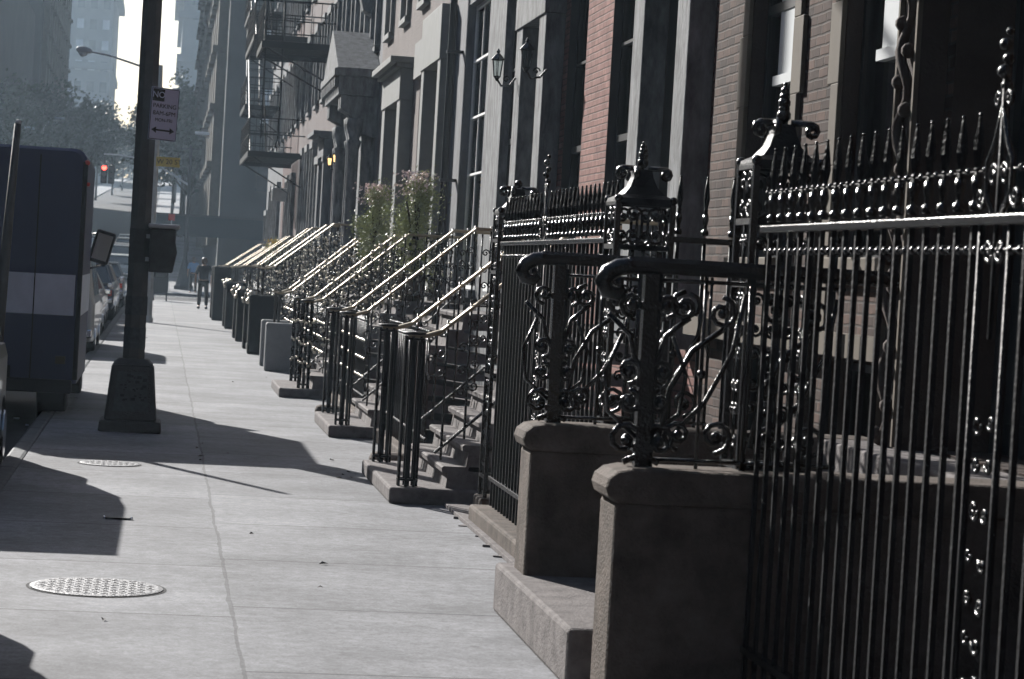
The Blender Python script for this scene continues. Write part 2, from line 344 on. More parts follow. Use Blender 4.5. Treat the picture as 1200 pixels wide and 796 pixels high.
# ------------------------------------------------------------------ manhole covers and hatch
def cover(x, y, r, label):
    t = thing('manhole_cover', label, 'manhole cover', (x, y, .0))
    g = MB(); g.lathe([(r, .001), (r, .006), (r - .02, .009), (.001, .009)], 40); g.build('cover_plate', M['steel'], t)
    g = MB(); st = .045
    k = int(r / st)
    for i in range(-k, k + 1):
        for j in range(-k, k + 1):
            if math.hypot(i, j) * st < r - .04:
                a = .013; px, py = i * st, j * st
                if (i + j) % 2: g.box(px - .019, px + .019, py - .007, py + .007, .0085, .0112)
                else: g.box(px - .007, px + .007, py - .019, py + .019, .0085, .0112)
    g.build('tread_pattern', M['steel'], t)
    g = MB()
    n = 40
    for i in range(n):
        a0, a1 = 2 * math.pi * i / n, 2 * math.pi * (i + 1) / n
        q = lambda a, rr, z: (rr * math.cos(a), rr * math.sin(a), z)
        g.face([q(a0, r + .004, .002), q(a0, r + .018, .002), q(a1, r + .018, .002), q(a1, r + .004, .002)])
    g.build('rim_gap', M['ink'], t)
cover(-.24, 12.25, .335, 'round shiny patterned manhole cover in the sunlit sidewalk, nearest the camera')
cover(-.33, 19.5, .24, 'small round cover in the shaded sidewalk just before the pole base')
t = thing('hatch_handle', 'small dark bar with two bright ends set in the shaded sidewalk', 'handle', (-.19, 15.45, 0))
g = MB(); g.box(-.08, .08, -.015, .015, .001, .012); g.build('bar', M['iron_rough'], t)
for sx in (-1, 1): MB().ball((sx * .085, 0, .008), .012).build('bolt', M['chrome'], t)

# ------------------------------------------------------------------ facade tools (front faces -X; local x = depth into the house)
def opens_wall(mb, L, H, opens, x=0, depth=.32, mi=0, ri=1, ji=0):
    yb = sorted({0, L, *[o[0] for o in opens], *[o[1] for o in opens]}); zb = sorted({-.1, H, *[o[2] for o in opens], *[o[3] for o in opens]})
    for i in range(len(yb) - 1):
        for j in range(len(zb) - 1):
            cy, cz = (yb[i] + yb[i + 1]) / 2, (zb[j] + zb[j + 1]) / 2
            if any(o[0] < cy < o[1] and o[2] < cz < o[3] for o in opens): continue
            mb.face([(x, yb[i], zb[j]), (x, yb[i + 1], zb[j]), (x, yb[i + 1], zb[j + 1]), (x, yb[i], zb[j + 1])], mi)
    for a, b, c, d in [o[:4] for o in opens]:
        for p, q in (((a, c), (b, c)), ((b, c), (b, d)), ((b, d), (a, d)), ((a, d), (a, c))):
            mb.face([(x, p[0], p[1]), (x, q[0], q[1]), (x + depth, q[0], q[1]), (x + depth, p[0], p[1])], ji)
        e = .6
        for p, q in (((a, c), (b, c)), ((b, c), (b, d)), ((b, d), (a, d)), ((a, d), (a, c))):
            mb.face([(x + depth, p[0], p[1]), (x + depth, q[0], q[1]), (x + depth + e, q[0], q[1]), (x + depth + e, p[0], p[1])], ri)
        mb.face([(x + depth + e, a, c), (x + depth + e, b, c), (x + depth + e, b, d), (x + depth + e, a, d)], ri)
    mb.face([(x, 0, -.1), (9, 0, -.1), (9, 0, H), (x, 0, H)], mi); mb.face([(x, L, -.1), (9, L, -.1), (9, L, H), (x, L, H)], mi)
    mb.face([(9, 0, -.1), (9, L, -.1), (9, L, H), (9, 0, H)], mi)
def window(root, a, b, c, d, depth=.2, fm='frame', panes=(1, 2), sill=None, sur=None, blind=None, sw=.12, sp=.07, lintel=None):
    fmat = M[fm]; g = MB(); t = .05
    g.box(depth, depth + .06, a + .002, a + t, c + .002, d - .002); g.box(depth, depth + .06, b - t, b - .002, c + .002, d - .002)
    g.box(depth, depth + .06, a + t, b - t, c + .002, c + t); g.box(depth, depth + .06, a + t, b - t, d - t, d - .002)
    nx, nz = panes
    for i in range(1, nx):
        yy = a + (b - a) * i / nx; g.box(depth + .01, depth + .05, yy - .012, yy + .012, c + t, d - t)
    for i in range(1, nz):
        zz = c + (d - c) * i / nz; h = .03 if i * 2 == nz else .014
        g.box(depth - .005, depth + .048, a + t, b - t, zz - h, zz + h)
    f = g.build('window', fmat, root)
    g = MB(); g.box(depth + .02, depth + .03, a + t, b - t, c + t, d - t); g.build('pane', M['glass'], f)
    if sill:
        g = MB(); g.box(-.09, depth - .01, a - .06, b + .06, c - .1, c - .002); g.build('sill', M[sill], f, bevel=.008)
    if sur:
        g = MB(); g.box(-sp, -.002, a - sw, a - .002, c, d); g.box(-sp, -.002, b + .002, b + sw, c, d)
        g.box(-sp - .02, -.002, a - sw - .03, b + sw + .03, d + .002, d + sw + .06)
        g.build('surround', M[sur], f, bevel=.008)
    if blind:
        g = MB(); bb = a + t + (b - a) * .66; g.box(depth + .002, depth + .018, a + t, bb, d - blind, d - t); g.box(depth - .03, depth + .018, a + t, bb, d - blind - .06, d - blind); g.build('blind', M['blind'], f)
    return f
def door(root, a, b, c, d, depth=.5, col='darkpaint', post=True):
    g = MB(); g.box(depth, depth + .06, a + .06, b - .06, c, d - .5); 
    for z0, z1 in ((c + .15, c + .8), (c + .95, d - .75)):
        for s in (0, 1):
            y0 = a + .14 + s * (b - a - .22) / 2; y1 = y0 + (b - a - .4) / 2
            g.box(depth - .02, depth - .001, y0, y1, z0, z1)
    f = g.build('door', M[col], root, bevel=.006)
    g = MB(); g.tube([(depth - .03, a + .16, c + 1.0), (depth - .03, a + .16, c + 1.12)], .015); g.ball((depth - .05, a + .16, c + 1.0), .03); g.build('handle', M['chrome'], f)
    g = MB(); g.box(depth, depth + .03, a + .06, b - .06, d - .44, d - .06); g.build('transom', M['glass'], f)
    g = MB(); g.box(depth - .03, depth + .08, a + .002, a + .055, c, d - .002); g.box(depth - .03, depth + .08, b - .055, b - .002, c, d - .002); g.box(depth - .03, depth + .08, a + .055, b - .055, d - .055, d - .002); g.box(depth - .03, depth + .08, a + .055, b - .055, d - .5, d - .445)
    g.build('door_frame', M[col], f)
def portico(root, a, b, c, d, m_, prot=.2, pw=.4, ent=.55, hood=None, over=.28, z0=None, cap=True, deep=.0, x0=0):
    """two pilasters at [a-pw,a] and [b,b+pw] plus an entablature"""
    zb = z0 if z0 is not None else c
    for y0, y1 in ((a - pw, a - .002), (b + .002, b + pw)):
        g = MB(); g.box(-prot, -.003 + deep, y0, y1, zb, d)
        if cap:
            g.box(-prot - .03, -.004, y0 - .03, y1 + .03, zb, zb + .28); g.box(-prot - .03, -.004, y0 - .03, y1 + .03, d - .14, d - .002)
        g.build('pilaster', m_, root, bevel=.01)
    g = MB(); g.box(-prot - .02, -.004, a - pw - .02, b + pw + .02, d, d + ent)
    if over: g.box(-prot - over * .5, -.005, a - pw - .1, b + pw + .1, d + ent, d + ent + .07); g.box(-prot - over, -.006, a - pw - .16, b + pw + .16, d + ent + .07, d + ent + .17)
    g.build('entablature', m_, root, bevel=.008)
def cornice(root, L, H, m_, p=.5):
    g = MB(); g.box(-p, .0 - .003, -.02, L + .02, H - .18, H + .05); g.box(-p * .6, -.004, 0, L, H - .42, H - .18); g.box(-.08, -.005, 0, L, H - .9, H - .8)
    y = .2
    while y < L - .2: g.box(-p * .85, -.006, y, y + .12, H - .55, H - .18); y += .8
    g.build('cornice', m_, root)
    MB().box(-.05, 9, 0, L, H + .0, H + .05).build('roof', M['ink'], root)

HX = 3.8
def house(y0, y1, wallm, label, opens_w, doors=(), H=12.2, corn='brownstone', upper=None, xf=HX, depth=.32, name='row_house', jamb=None):
    """opens_w: list of (ya,yb,za,zb,kw) in street coordinates"""
    root = thing(name, label, 'house', (xf, y0, 0)); L = y1 - y0
    ups = []
    if upper:
        n, kw = upper; wdt = .95; gap = L / n
        for fl in range(2):
            z0 = 5.85 + fl * 3.15
            for i in range(n):
                yc = gap * (i + .5); ups.append((yc - wdt / 2, yc + wdt / 2, z0, z0 + 1.9, kw))
    ow = [(a - y0, b - y0, c, d, k) for a, b, c, d, k in opens_w] + ups
    od = [(a - y0, b - y0, c, d) for a, b, c, d in doors]
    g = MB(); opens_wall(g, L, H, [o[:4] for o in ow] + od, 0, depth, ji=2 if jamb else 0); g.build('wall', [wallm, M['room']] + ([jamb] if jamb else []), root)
    for a, b, c, d, k in ow: window(root, a, b, c, d, **k)
    for a, b, c, d in od: door(root, a, b, c, d, depth=.31)
    cornice(root, L, H, M[corn])
    return root

# ------------------------------------------------------------------ house 1, nearest, brown brick
kw1 = dict(depth=.09, fm='frame', panes=(1, 2), sill='quoin', blind=None)
h1 = house(3.0, 15.7, M['brick_brown'], 'brown brick house with tan stone window surrounds behind the nearest tall black fence',
           [(11.36, 12.6, 1.9, 5.0, dict(kw1, blind=2.0)), (13.62, 14.72, 1.9, 5.0, dict(kw1, blind=1.98)),
            (11.4, 12.5, .15, 1.35, kw1), (13.65, 14.7, .15, 1.35, kw1), (6.2, 7.4, 1.9, 5.0, kw1), (6.3, 7.3, .1, 1.35, kw1)],
           [(9.0, 10.75, 1.0, 4.4)], xf=3.6, upper=(5, kw1), corn='brownstone', jamb=M['brownstone'])  # jambs darker than the brick: shade of the reveals put into the colour
L1 = 3.0
g = MB()          # long and short stone quoins beside the windows
random.seed(5)
for (ye, s) in ((12.603, 1), (13.617, -1), (14.723, 1)):
    z = 1.5; k = 0; g = MB()
    while z < 5.4:
        wd = .22 if k % 2 else .15; a, b = (ye, ye + wd) if s > 0 else (ye - wd, ye)
        g.box(-.03, -.002, a - L1, b - L1, z, z + .45 if k % 2 else z + .4499); z += .45; k += 1
    g.build('stone_quoins', M['quoin'], h1, bevel=.006)
g = MB()
for ya, yb in ((10.84, 11.14), (8.6, 8.9)):
    g.box(-.14, -.003, ya - L1, yb - L1, .9, 4.5)
g.box(-.34, -.004, 8.4 - L1, 11.25 - L1, 4.5, 5.0); g.box(-.42, -.006, 8.3 - L1, 11.3 - L1, 5.0, 5.12)
g.build('door_surround', M['brownstone'], h1, bevel=.01)
for yc in (10.99, 8.75):   # carved twisted vine on the pilasters
    g = MB(); y = yc - L1
    for e in (-.14, .14): g.box(-.165, -.141, y + e - .012, y + e + .012, 1.0, 4.4)
    g.build('pilaster_fillet', M['quoin'], h1)
    g = MB()
    g.tube([(-.165 + .02 * math.sin(i * .9), y + .055 * math.cos(i * .9), 1.0 + i * .055) for i in range(62)], .026, 6)
    for i in range(24): g.ball((-.17, y + .06 * (-1) ** i, 1.05 + i * .14), .038, 6)
    g.build('carved_vine', M['brownstone'], h1, smooth=True)
MB().box(-.12, -.004, 0, .9 + 5.0, 1.38, 1.5).box(-.12, -.004, 8.2, 12.7, 1.38, 1.5).build('belt_course', M['quoin'], h1)

# house 2, pink brick
kb = dict(depth=.08, fm='frame', panes=(2, 4), sill='brownstone', sur=None)
h2 = house(15.7, 23.4, M['brick_pink'], 'pink brick house with pale pilasters at its door, next past the brown brick house',
           [(19.65, 20.68, 1.3, 4.6, kb), (21.98, 23.0, 1.3, 4.6, kb)], [(17.0, 18.3, 1.3, 4.1)], upper=(3, kb), jamb=M['darkpaint'])  # near-black jambs: shade inside the window reveals painted in
def pil(root, y0, loc_y, m_, **k): portico(root, loc_y[0] - y0, loc_y[1] - y0, 1.25, 4.3, m_, **k)
pil(h2, 15.7, (17.05, 18.28), M['whitestone'], pw=.42)
# house 3, flaking white stone
kw3 = dict(depth=.1, fm='frame', panes=(2, 4), sill='whiteframe')
h3 = house(23.4, 28.9, M['whitestone'], 'house of flaking white stone with lanterns beside its door',
           [(26.6, 27.55, 1.6, 4.9, kw3)], [(23.65, 24.8, 1.3, 4.1)], upper=(3, kw3), corn='greystone')
pil(h3, 23.4, (23.68, 24.78), M['whitestone'], pw=.43, cap=False)
# house 4, dark
kw4 = dict(depth=.1, fm='whiteframe', panes=(3, 5), sill='greystone')
h4 = house(28.9, 32.4, M['greystone'], 'narrow dark house front with a tall many paned window and drain pipe',
           [(29.0, 31.2, 1.5, 5.2, kw4)], [], upper=(2, kw3), corn='greystone')
g = MB(); g.tube([(-.16, 31.55 - 28.9, 0), (-.16, 31.55 - 28.9, 12)], .05, 8)
for z in (1.2, 2.9, 4.6, 6.4, 8.5): g.box(-.22, -.004, 31.48 - 28.9, 31.62 - 28.9, z, z + .04)
g.build('drain_pipe', M['darkpaint'], h4)
# house 5, beige stucco, two portals
kw5 = dict(depth=.2, fm='frame', panes=(1, 2), sill='olive', sur=None, lintel=None)
h5 = house(32.4, 43.9, M['stucco'], 'beige pink stucco house with two pale grey square portals and flowering shrubs',
           [(36.0, 36.85, 1.6, 4.6, kw5), (41.2, 41.6, 1.6, 4.6, kw5)], [(32.75, 34.5, 1.3, 4.55), (38.4, 40.6, 1.3, 4.35)], upper=(4, dict(kw5, sur='olive')), corn='greystone')
portico(h5, .35, 2.1, 1.25, 4.6, M['olive'], prot=.2, pw=.33, ent=.75, over=0, cap=False)
portico(h5, 6.0, 8.1, 1.25, 4.4, M['olive'], prot=.2, pw=.5, ent=.5, over=.2, cap=False)
g = MB(); g.box(-.1, -.004, 3.45, 4.6, 4.65, 5.2); g.build('window_lintel', M['olive'], h5)
# house 6, columned portal with pediment
kw6 = dict(depth=.2, fm='frame', panes=(2, 2), sill='whitestone', sur='whitestone', sw=.16, sp=.1)
h6 = house(43.9, 54.5, M['greystone'], 'grey stone house with a bracketed pediment hood over its columned portal',
           [(50.0, 51.1, 1.7, 4.3, kw6), (52.4, 53.5, 1.7, 4.3, kw6)], [(45.0, 47.0, 1.3, 4.3)], upper=(4, kw6), corn='greystone')
pr = thing('tmp', 'x', 'x'); bpy.data.objects.remove(pr)
portico(h6, 1.1, 3.1, 1.2, 4.5, M['whitestone'], prot=.25, pw=.55, ent=.35, over=0)
g = MB()
a, b = .2, 4.0
g.box(-.75, -.004, a, b, 4.86, 5.2); g.box(-.85, -.005, a - .08, b + .08, 5.2, 5.34)
g.prism([(a - .1, 5.345), (b + .1, 5.345), ((a + b) / 2, 6.2)], 'x', -.8, -.006)
for i in range(9): g.box(-.83, -.751, a + .1 + i * .43, a + .3 + i * .43, 5.0, 5.18)
g.build('pediment', M['whitestone'], h6, bevel=.012)
for yb in (a + .05, a + .45, b - .65, b - .3):
    g = MB(); g.prism([(-.004, 4.1), (-.28, 4.15), (-.4, 4.35), (-.5, 4.5), (-.7, 4.6), (-.7, 4.855), (-.004, 4.855)], 'y', yb, yb + .26); g.build('bracket', M['whitestone'], h6, bevel=.02)
for yy in (.3, .75, 3.45, 3.85):
    g = MB(); g.lathe([(.14, 1.2), (.14, 1.3), (.11, 1.35), (.1, 3.85), (.12, 3.9), (.15, 4.02), (.1, 4.05), (.16, 4.28), (.17, 4.44)], 12, (-.42, yy, 0)); g.build('column', M['whitestone'], h6, smooth=True)
g = MB()
for i in range(6): g.prism([(-.003, 6.5 + i * .9), (-.24, 6.62 + i * .9), (-.3, 6.85 + i * .9), (-.2, 7.0 + i * .9), (-.003, 7.0 + i * .9)], 'y', 2.0 + i * .1, 2.4 + i * .1)
g.build('carved_bracket', M['whitestone'], h6, bevel=.02)
# house 7.. far
kg = dict(depth=.2, fm='frame', panes=(2, 2), sill='whitestone', sur='whitestone', sw=.14, sp=.12)
h7 = house(54.5, 61.2, M['stucco2'], 'plain house with dark drain pipe past the pediment portal', [(59.4, 60.4, 1.7, 4.2, kg)], [(56.2, 57.6, 1.3, 4.2)], upper=(3, kg))
portico(h7, 1.7, 3.1, 1.25, 4.25, M['greystone'], pw=.35, ent=.4)
h8 = house(61.2, 70.5, M['stucco2'], 'dusty pink house front with blank upper wall before the fire escapes',
           [(61.9, 62.8, 1.6, 4.7, kg), (64.2, 65.1, 1.6, 4.7, kg), (66.4, 67.3, 1.6, 4.7, kg)], [(68.3, 69.7, 1.3, 4.3)], upper=(3, kg))
h9 = house(70.5, 79.5, M['brick_dark'], 'dark brick tenement carrying the lower iron fire escape', [(71.5, 72.5, 1.5, 4.2, kg), (73.9, 74.9, 1.5, 4.2, kg)], [(76.5, 78, 1.3, 4.3)], upper=(4, kg), H=15.5)
h10 = house(79.5, 91.0, M['greystone'], 'grey corner house at the end of the row', [(80.5, 81.7, 1.0, 4.2, kg), (83, 84.2, 1.0, 4.2, kg), (85.5, 86.7, 1.0, 4.2, kg), (88.0, 89.6, .4, 3.4, kg)], upper=(5, kg), H=16)
# tan surrounding rough projecting pieces on far houses
# row across the street (outside the frame; gives shade and reflections)
for i, (y0, y1) in enumerate(((-22, -9), (-9, 3.0))):
    house(y0, y1, M['brownstone'], ['brownstone house behind the camera, farther one', 'brownstone house beside the camera'][i], [(y0 + 2, y0 + 3.1, 1.6, 4.4, kg), (y0 + 5, y0 + 6.1, 1.6, 4.4, kg)], [(y0 + 8, y0 + 9.3, 1.2, 4.0)], xf=3.6)
lab = ['first', 'second', 'third', 'fourth', 'fifth', 'sixth', 'seventh']
for i in range(7):
    y0 = -26 + i * 17; L = 17 if i < 6 else 17
    if y0 + L > 93: L = 93 - y0
    r_ = house(y0, y0 + L, [M['brownstone'], M['brick_dark']][i % 2], f'row house on the opposite side of the street, {lab[i]} of the row', [(y0 + 2 + 3 * k, y0 + 3 + 3 * k, 1.6, 4.2, kg) for k in range(4)], [], xf=0, H=13.8)
    r_.location = (-13.4, y0 + L, 0); r_.rotation_euler = (0, 0, math.pi)

for (x0, x1, y0, y1, h, l) in ((4.0, 22, -62, -23, 30, 'unseen tall block added behind the camera on the right to cut sky fill'), (-32, -13.5, -62, -27, 34, 'unseen tall block added behind the camera on the left to cut sky fill'), (-28, 22, -100, -84, 46, 'unseen tall block added across the street behind the camera to cut sky fill')):  # unseen blocks added behind the camera to shut out sky fill
    t = thing('fill_blocker', l, 'building', (x0, y0, 0)); MB().box(0, x1 - x0, 0, y1 - y0, -.15, h).build('wall', M['brownstone'], t)
    w0 = None
    for z in range(2, int(h) - 3, 4):
        for k in range(5):
            xx = (x1 - x0) * (k + .5) / 5
            if w0 is None: w0 = MB().box(-.6, .6, -.02, .06, 0, 1.9).build('window', M['towerglass'], t); w0.location = (xx, y1 - y0 - .03, z)
            else: inst(w0, t, (xx, y1 - y0 - .03, z))
# ------------------------------------------------------------------ ironwork
def picket_mesh(z0, z1, sp, r=.011):
    g = MB(); g.tube([(0, 0, z0), (0, 0, z1)], r * 1.1, 4)
    k = sp / .28; zb = z1 + .012
    prof = [(.017, 0), (.021, .012), (.017, .025), (.009, .03), (.011, .036), (.009, .042), (.014, .06), (.017, .078), (.013, .1), (.008, .115), (.013, .12), (.008, .126), (.011, .14), (.017, .175), (.012, .225), (.004, .28)]
    g.lathe([(r_, z * k) for r_, z in prof[8:]], 7, (0, 0, zb)); g.lathe([(r_, z * k) for r_, z in prof[:9]], 7, (0, 0, zb), 1); g.ball((0, 0, zb + .278 * k), .0065, 6, 1); return g
KR0 = random.Random(8)
def fence(y0, y1, x, label, z_rail=1.95, spike=.28, step=.137, zlow=.3, scroll_at=(), slope=0):
    t = thing('iron_fence', label, 'fence', (x, y0, 0)); L = y1 - y0
    g = MB(); g.box(-.14, .14, 0, L, -.002, .13); g.build('base_kerb', M['stone'], t, bevel=.02)
    g = MB(); g.box(-.028, .028, 0, L, z_rail - .03, z_rail); g.build('top_rail', M['iron'], t, bevel=.006)
    g = MB(); g.box(-.02, .02, 0, L, zlow, zlow + .03); g.build('bottom_rail', M['iron'], t, bevel=.005)
    g = MB(); n = int(L / step); g.tube([(0, 0, z_rail - .1), (0, L, z_rail - .1)], .008, 6)
    for i in range(2 * n): g.ball((0, (i + .5) * L / (2 * n), z_rail - .1), .016, 6)
    g.build('bead_row', M['iron'], t, smooth=True)
    g = MB(); g.tube([(0, 0, z_rail + .125 * spike / .28), (0, L, z_rail + .125 * spike / .28)], .004, 5)
    for i in range(n): g.ball((0, (i + 1.0) * L / n, z_rail + .127 * spike / .28), .012, 6)
    g.build('spike_bead_row', M['iron'], t, smooth=True)
    p0 = None
    for i in range(n):
        yy = (i + .5) * L / n
        if any(abs(yy + y0 - s) < .13 for s in scroll_at): continue
        if p0 is None: p0 = picket_mesh(.13, z_rail, spike).build('picket', [M['iron_rough'], M['iron']], t, smooth=1.0); p0.location = (0, yy, 0)
        else: inst(p0, t, (0, yy, 0))
    for s in scroll_at:
        g = MB(); y = s - y0
        for e in (-.12, .12): g.tube([(0, y + e, .13), (0, y + e, z_rail)], .012, 4, 1)
        g.tube([(0, y, z_rail - .35), (0, y, z_rail + .42)], .008, 4, 1)
        for sx in (-1, 1):
            g.tube([(0, y + sx * .03, z_rail), (0, y + sx * .1, z_rail + .06), (0, y + sx * .1, z_rail + .15), (0, y + sx * .05, z_rail + .2), (0, y + sx * .02, z_rail + .26), (0, y, z_rail + .3)], .009, 6)
            g.tube(spiral((0, y + sx * .045, z_rail + .11), .036, 1.6, math.pi if sx > 0 else 0, 'yz', -sx), .008, 6)
            g.tube(spiral((0, y + sx * .14, z_rail + .05), .035, 1.3, math.pi if sx > 0 else 0, 'yz', sx), .008, 6)
            g.tube(spiral((0, y + sx * .045, z_rail + .32), .028, 1.2, math.pi if sx > 0 else 0, 'yz', -sx), .007, 6)
            g.tube(spiral((0, y + sx * .045, z_rail - .1), .04, 1.4, math.pi if sx > 0 else 0, 'yz', sx), .008, 6)
            k = 0
            z = z_rail - .6
            while z > .5:
                g.tube(spiral((0, y + sx * .05 + KR0.uniform(-.015, .015), z + KR0.uniform(-.02, .02)), KR0.uniform(.022, .04), KR0.uniform(.8, 1.4), math.pi if sx > 0 else KR0.uniform(-.6, .6), 'yz', sx), .007, 5); z -= .12; k += 1
        for i, (rr) in enumerate((.018, .021, .017, .019, .012)): g.ball((.008 * (-1) ** i, y + .008 * (-1) ** i, z_rail + .36 + i * .038), rr, 8)
        g.build('scroll_finial', [M['iron'], M['iron_rough']], t, smooth=True)
    return t
fence(3.2, 9.0, 2.3, 'nearest tall black spiked iron fence at the right, with a tall scroll finial', scroll_at=(6.42,), step=.143)
fence(12.05, 16.15, 2.3, 'black spiked iron fence with scroll finial between the first and second stoops', scroll_at=(14.45,), z_rail=1.93, step=.13)

def pier(x, y, label, s=.26, zc0=1.94, zc1=2.14, zf=2.4):
    t = thing('iron_gate_pier', label, 'gate pier', (x, y, 0)); h = s / 2
    MB().box(-h - .04, h + .04, -h - .04, h + .04, -.002, .16).build('plinth', M['stone'], t, bevel=.02)
    for sx in (-1, 1):
        for sy in (-1, 1):
            g = MB(); g.box(sx * h - .013, sx * h + .013, sy * h - .013, sy * h + .013, .16, zc1); g.ball((sx * h, sy * h, zc1 + .02), .022); g.build('corner_bar', M['iron'], t)
    for z in (zc0, zc1, 1.72, 1.0, .3):
        g = MB()
        for sx in (-1, 1): g.box(sx * h - .012, sx * h + .012, -h, h, z - .012, z + .012); g.box(-h, h, sx * h - .012, sx * h + .012, z - .011, z + .011)
        g.build('cage_band', M['iron_rough'], t)
    g = MB(); zm = (zc0 + zc1) / 2
    for sx in (-1, 1):
        scroll_S(g, (sx * h, 0, zm), s * .86, zc1 - zc0 - .03, 'yz', .008); scroll_S(g, (0, sx * h, zm), s * .86, zc1 - zc0 - .03, 'xz', .008)
        for zz in (1.83, 1.6, 1.38, 1.16, .9, .68, .46):
            scroll_S(g, (sx * h, 0, zz), s * .5, .18, 'yz', .007); scroll_S(g, (0, sx * h, zz), s * .5, .18, 'xz', .007)
        g.tube([(sx * h, 0, .2), (sx * h, 0, zc0)], .008, 5); g.tube([(0, sx * h, .2), (0, sx * h, zc0)], .008, 5)
    g.build('scroll_panel', M['iron'], t, smooth=True)
    g = MB(); pr_ = [(h * 1.55, 0), (h * 1.5, .02), (h * 1.05, .04), (h * .7, .08), (h * .5, .13), (h * .42, .17)]
    g.lathe(pr_, 4, (0, 0, zc1 + .005)); g.build('ogee_cap', M['iron_rough'], t)
    g = MB(); zt = zc1 + .18
    for sx in (-1, 1):
        g.tube([(sx * .02, -.05, zt), (sx * h * .8, -.05, zt), ] + spiral((sx * h * .8, -.05, zt - .03), .03, 1.2, math.pi / 2, 'xz', -sx), .013, 6)
        g.tube([(-.05, sx * .02, zt), (-.05, sx * h * .8, zt)] + spiral((-.05, sx * h * .8, zt - .03), .03, 1.2, math.pi / 2, 'yz', -sx), .013, 6)
    g.build('top_volute', M['iron'], t, smooth=True)
    g = MB()
    for i, rr in enumerate((.03, .024, .026, .022, .018, .01)): g.ball((0, 0, zt + .03 + i * (zf - zt) / 6), rr, 8)
    g.tube([(0, 0, zt - .05), (0, 0, zf)], .008, 6)
    g.build('beaded_finial', M['iron'], t, smooth=True)
pier(2.42, 9.3, 'tall openwork iron gate pier between the nearest fence and the near stoop', zc0=1.97, zc1=2.19, zf=2.52)
pier(2.38, 11.9, 'openwork iron gate pier with beaded finial behind the far side of the near stoop', s=.28, zc0=1.88, zc1=2.1, zf=2.4)
pier(2.42, 16.45, 'openwork iron gate pier beside the second stoop, farthest of the three', zc0=1.94, zc1=2.13, zf=2.3)
# short return fence from the pier to the house
t = thing('return_fence', 'short spiked iron fence running to the house behind the near stoop', 'fence', (2.5, 11.98, 0))
MB().box(0, 1.05, -.02, .02, 1.92, 1.95).box(0, 1.05, -.02, .02, .9, .93).build('top_rail', M['iron'], t)
p = picket_mesh(.9, 1.95, .3, .011).build('picket', [M['iron_rough'], M['iron']], t, smooth=True); p.location = (.1, 0, 0)
for k in range(1, 7): inst(p, t, (.1 + .14 * k, 0, 0))

# ------------------------------------------------------------------ stoop 1 (near, cheek walls and scrolled railings)
t = thing('stone_stoop', 'near stone stoop with flat cheek walls and heavy scrolled iron railings', 'stoop', (1.75, 10.35, 0))
def cheek_mesh(y0, y1, h=.99, x1=1.84, sh=0):
    g = MB()
    g.box(.04 + sh, x1, y0 + .012, y1 - .012, 0, h - .13)
    prof = [(.045, h - .15)]
    for i in range(9):
        a = -math.pi / 2 - i * math.pi / 8 * .55
    cap = [(.05, h - .135), (.012, h - .11), (.0, h - .075), (.01, h - .04), (.045, h - .012), (.1, h), (x1, h), (x1, h - .135)]
    g.prism([(a + (sh if a < 1 else 0), b) for a, b in cap], 'y', y0 + .006, y1 - .006)
    return g
cheek_mesh(-1.42, -1.07, sh=-.03).build('cheek_wall', M['stone'], t, bevel=.018)
cheek_mesh(1.09, 1.44, sh=.03).build('cheek_wall', M['stone'], t, bevel=.018)
g = MB(); g.box(.0, .62, -.6, 1.6, 0, .25); g.build('step', M['step'], t, bevel=.02, label='wide low bottom step of brown stone')
for k in range(4):
    MB().box(.62 + k * .3 - .02, 1.84, -1.055, 1.075, .25 + k * .185, .25 + (k + 1) * .185 - .002).build('step', M['step'], t, bevel=.012)
MB().box(.3, .6, -1.055, -.61, 0, .2).build('footing', M['stone'], t)
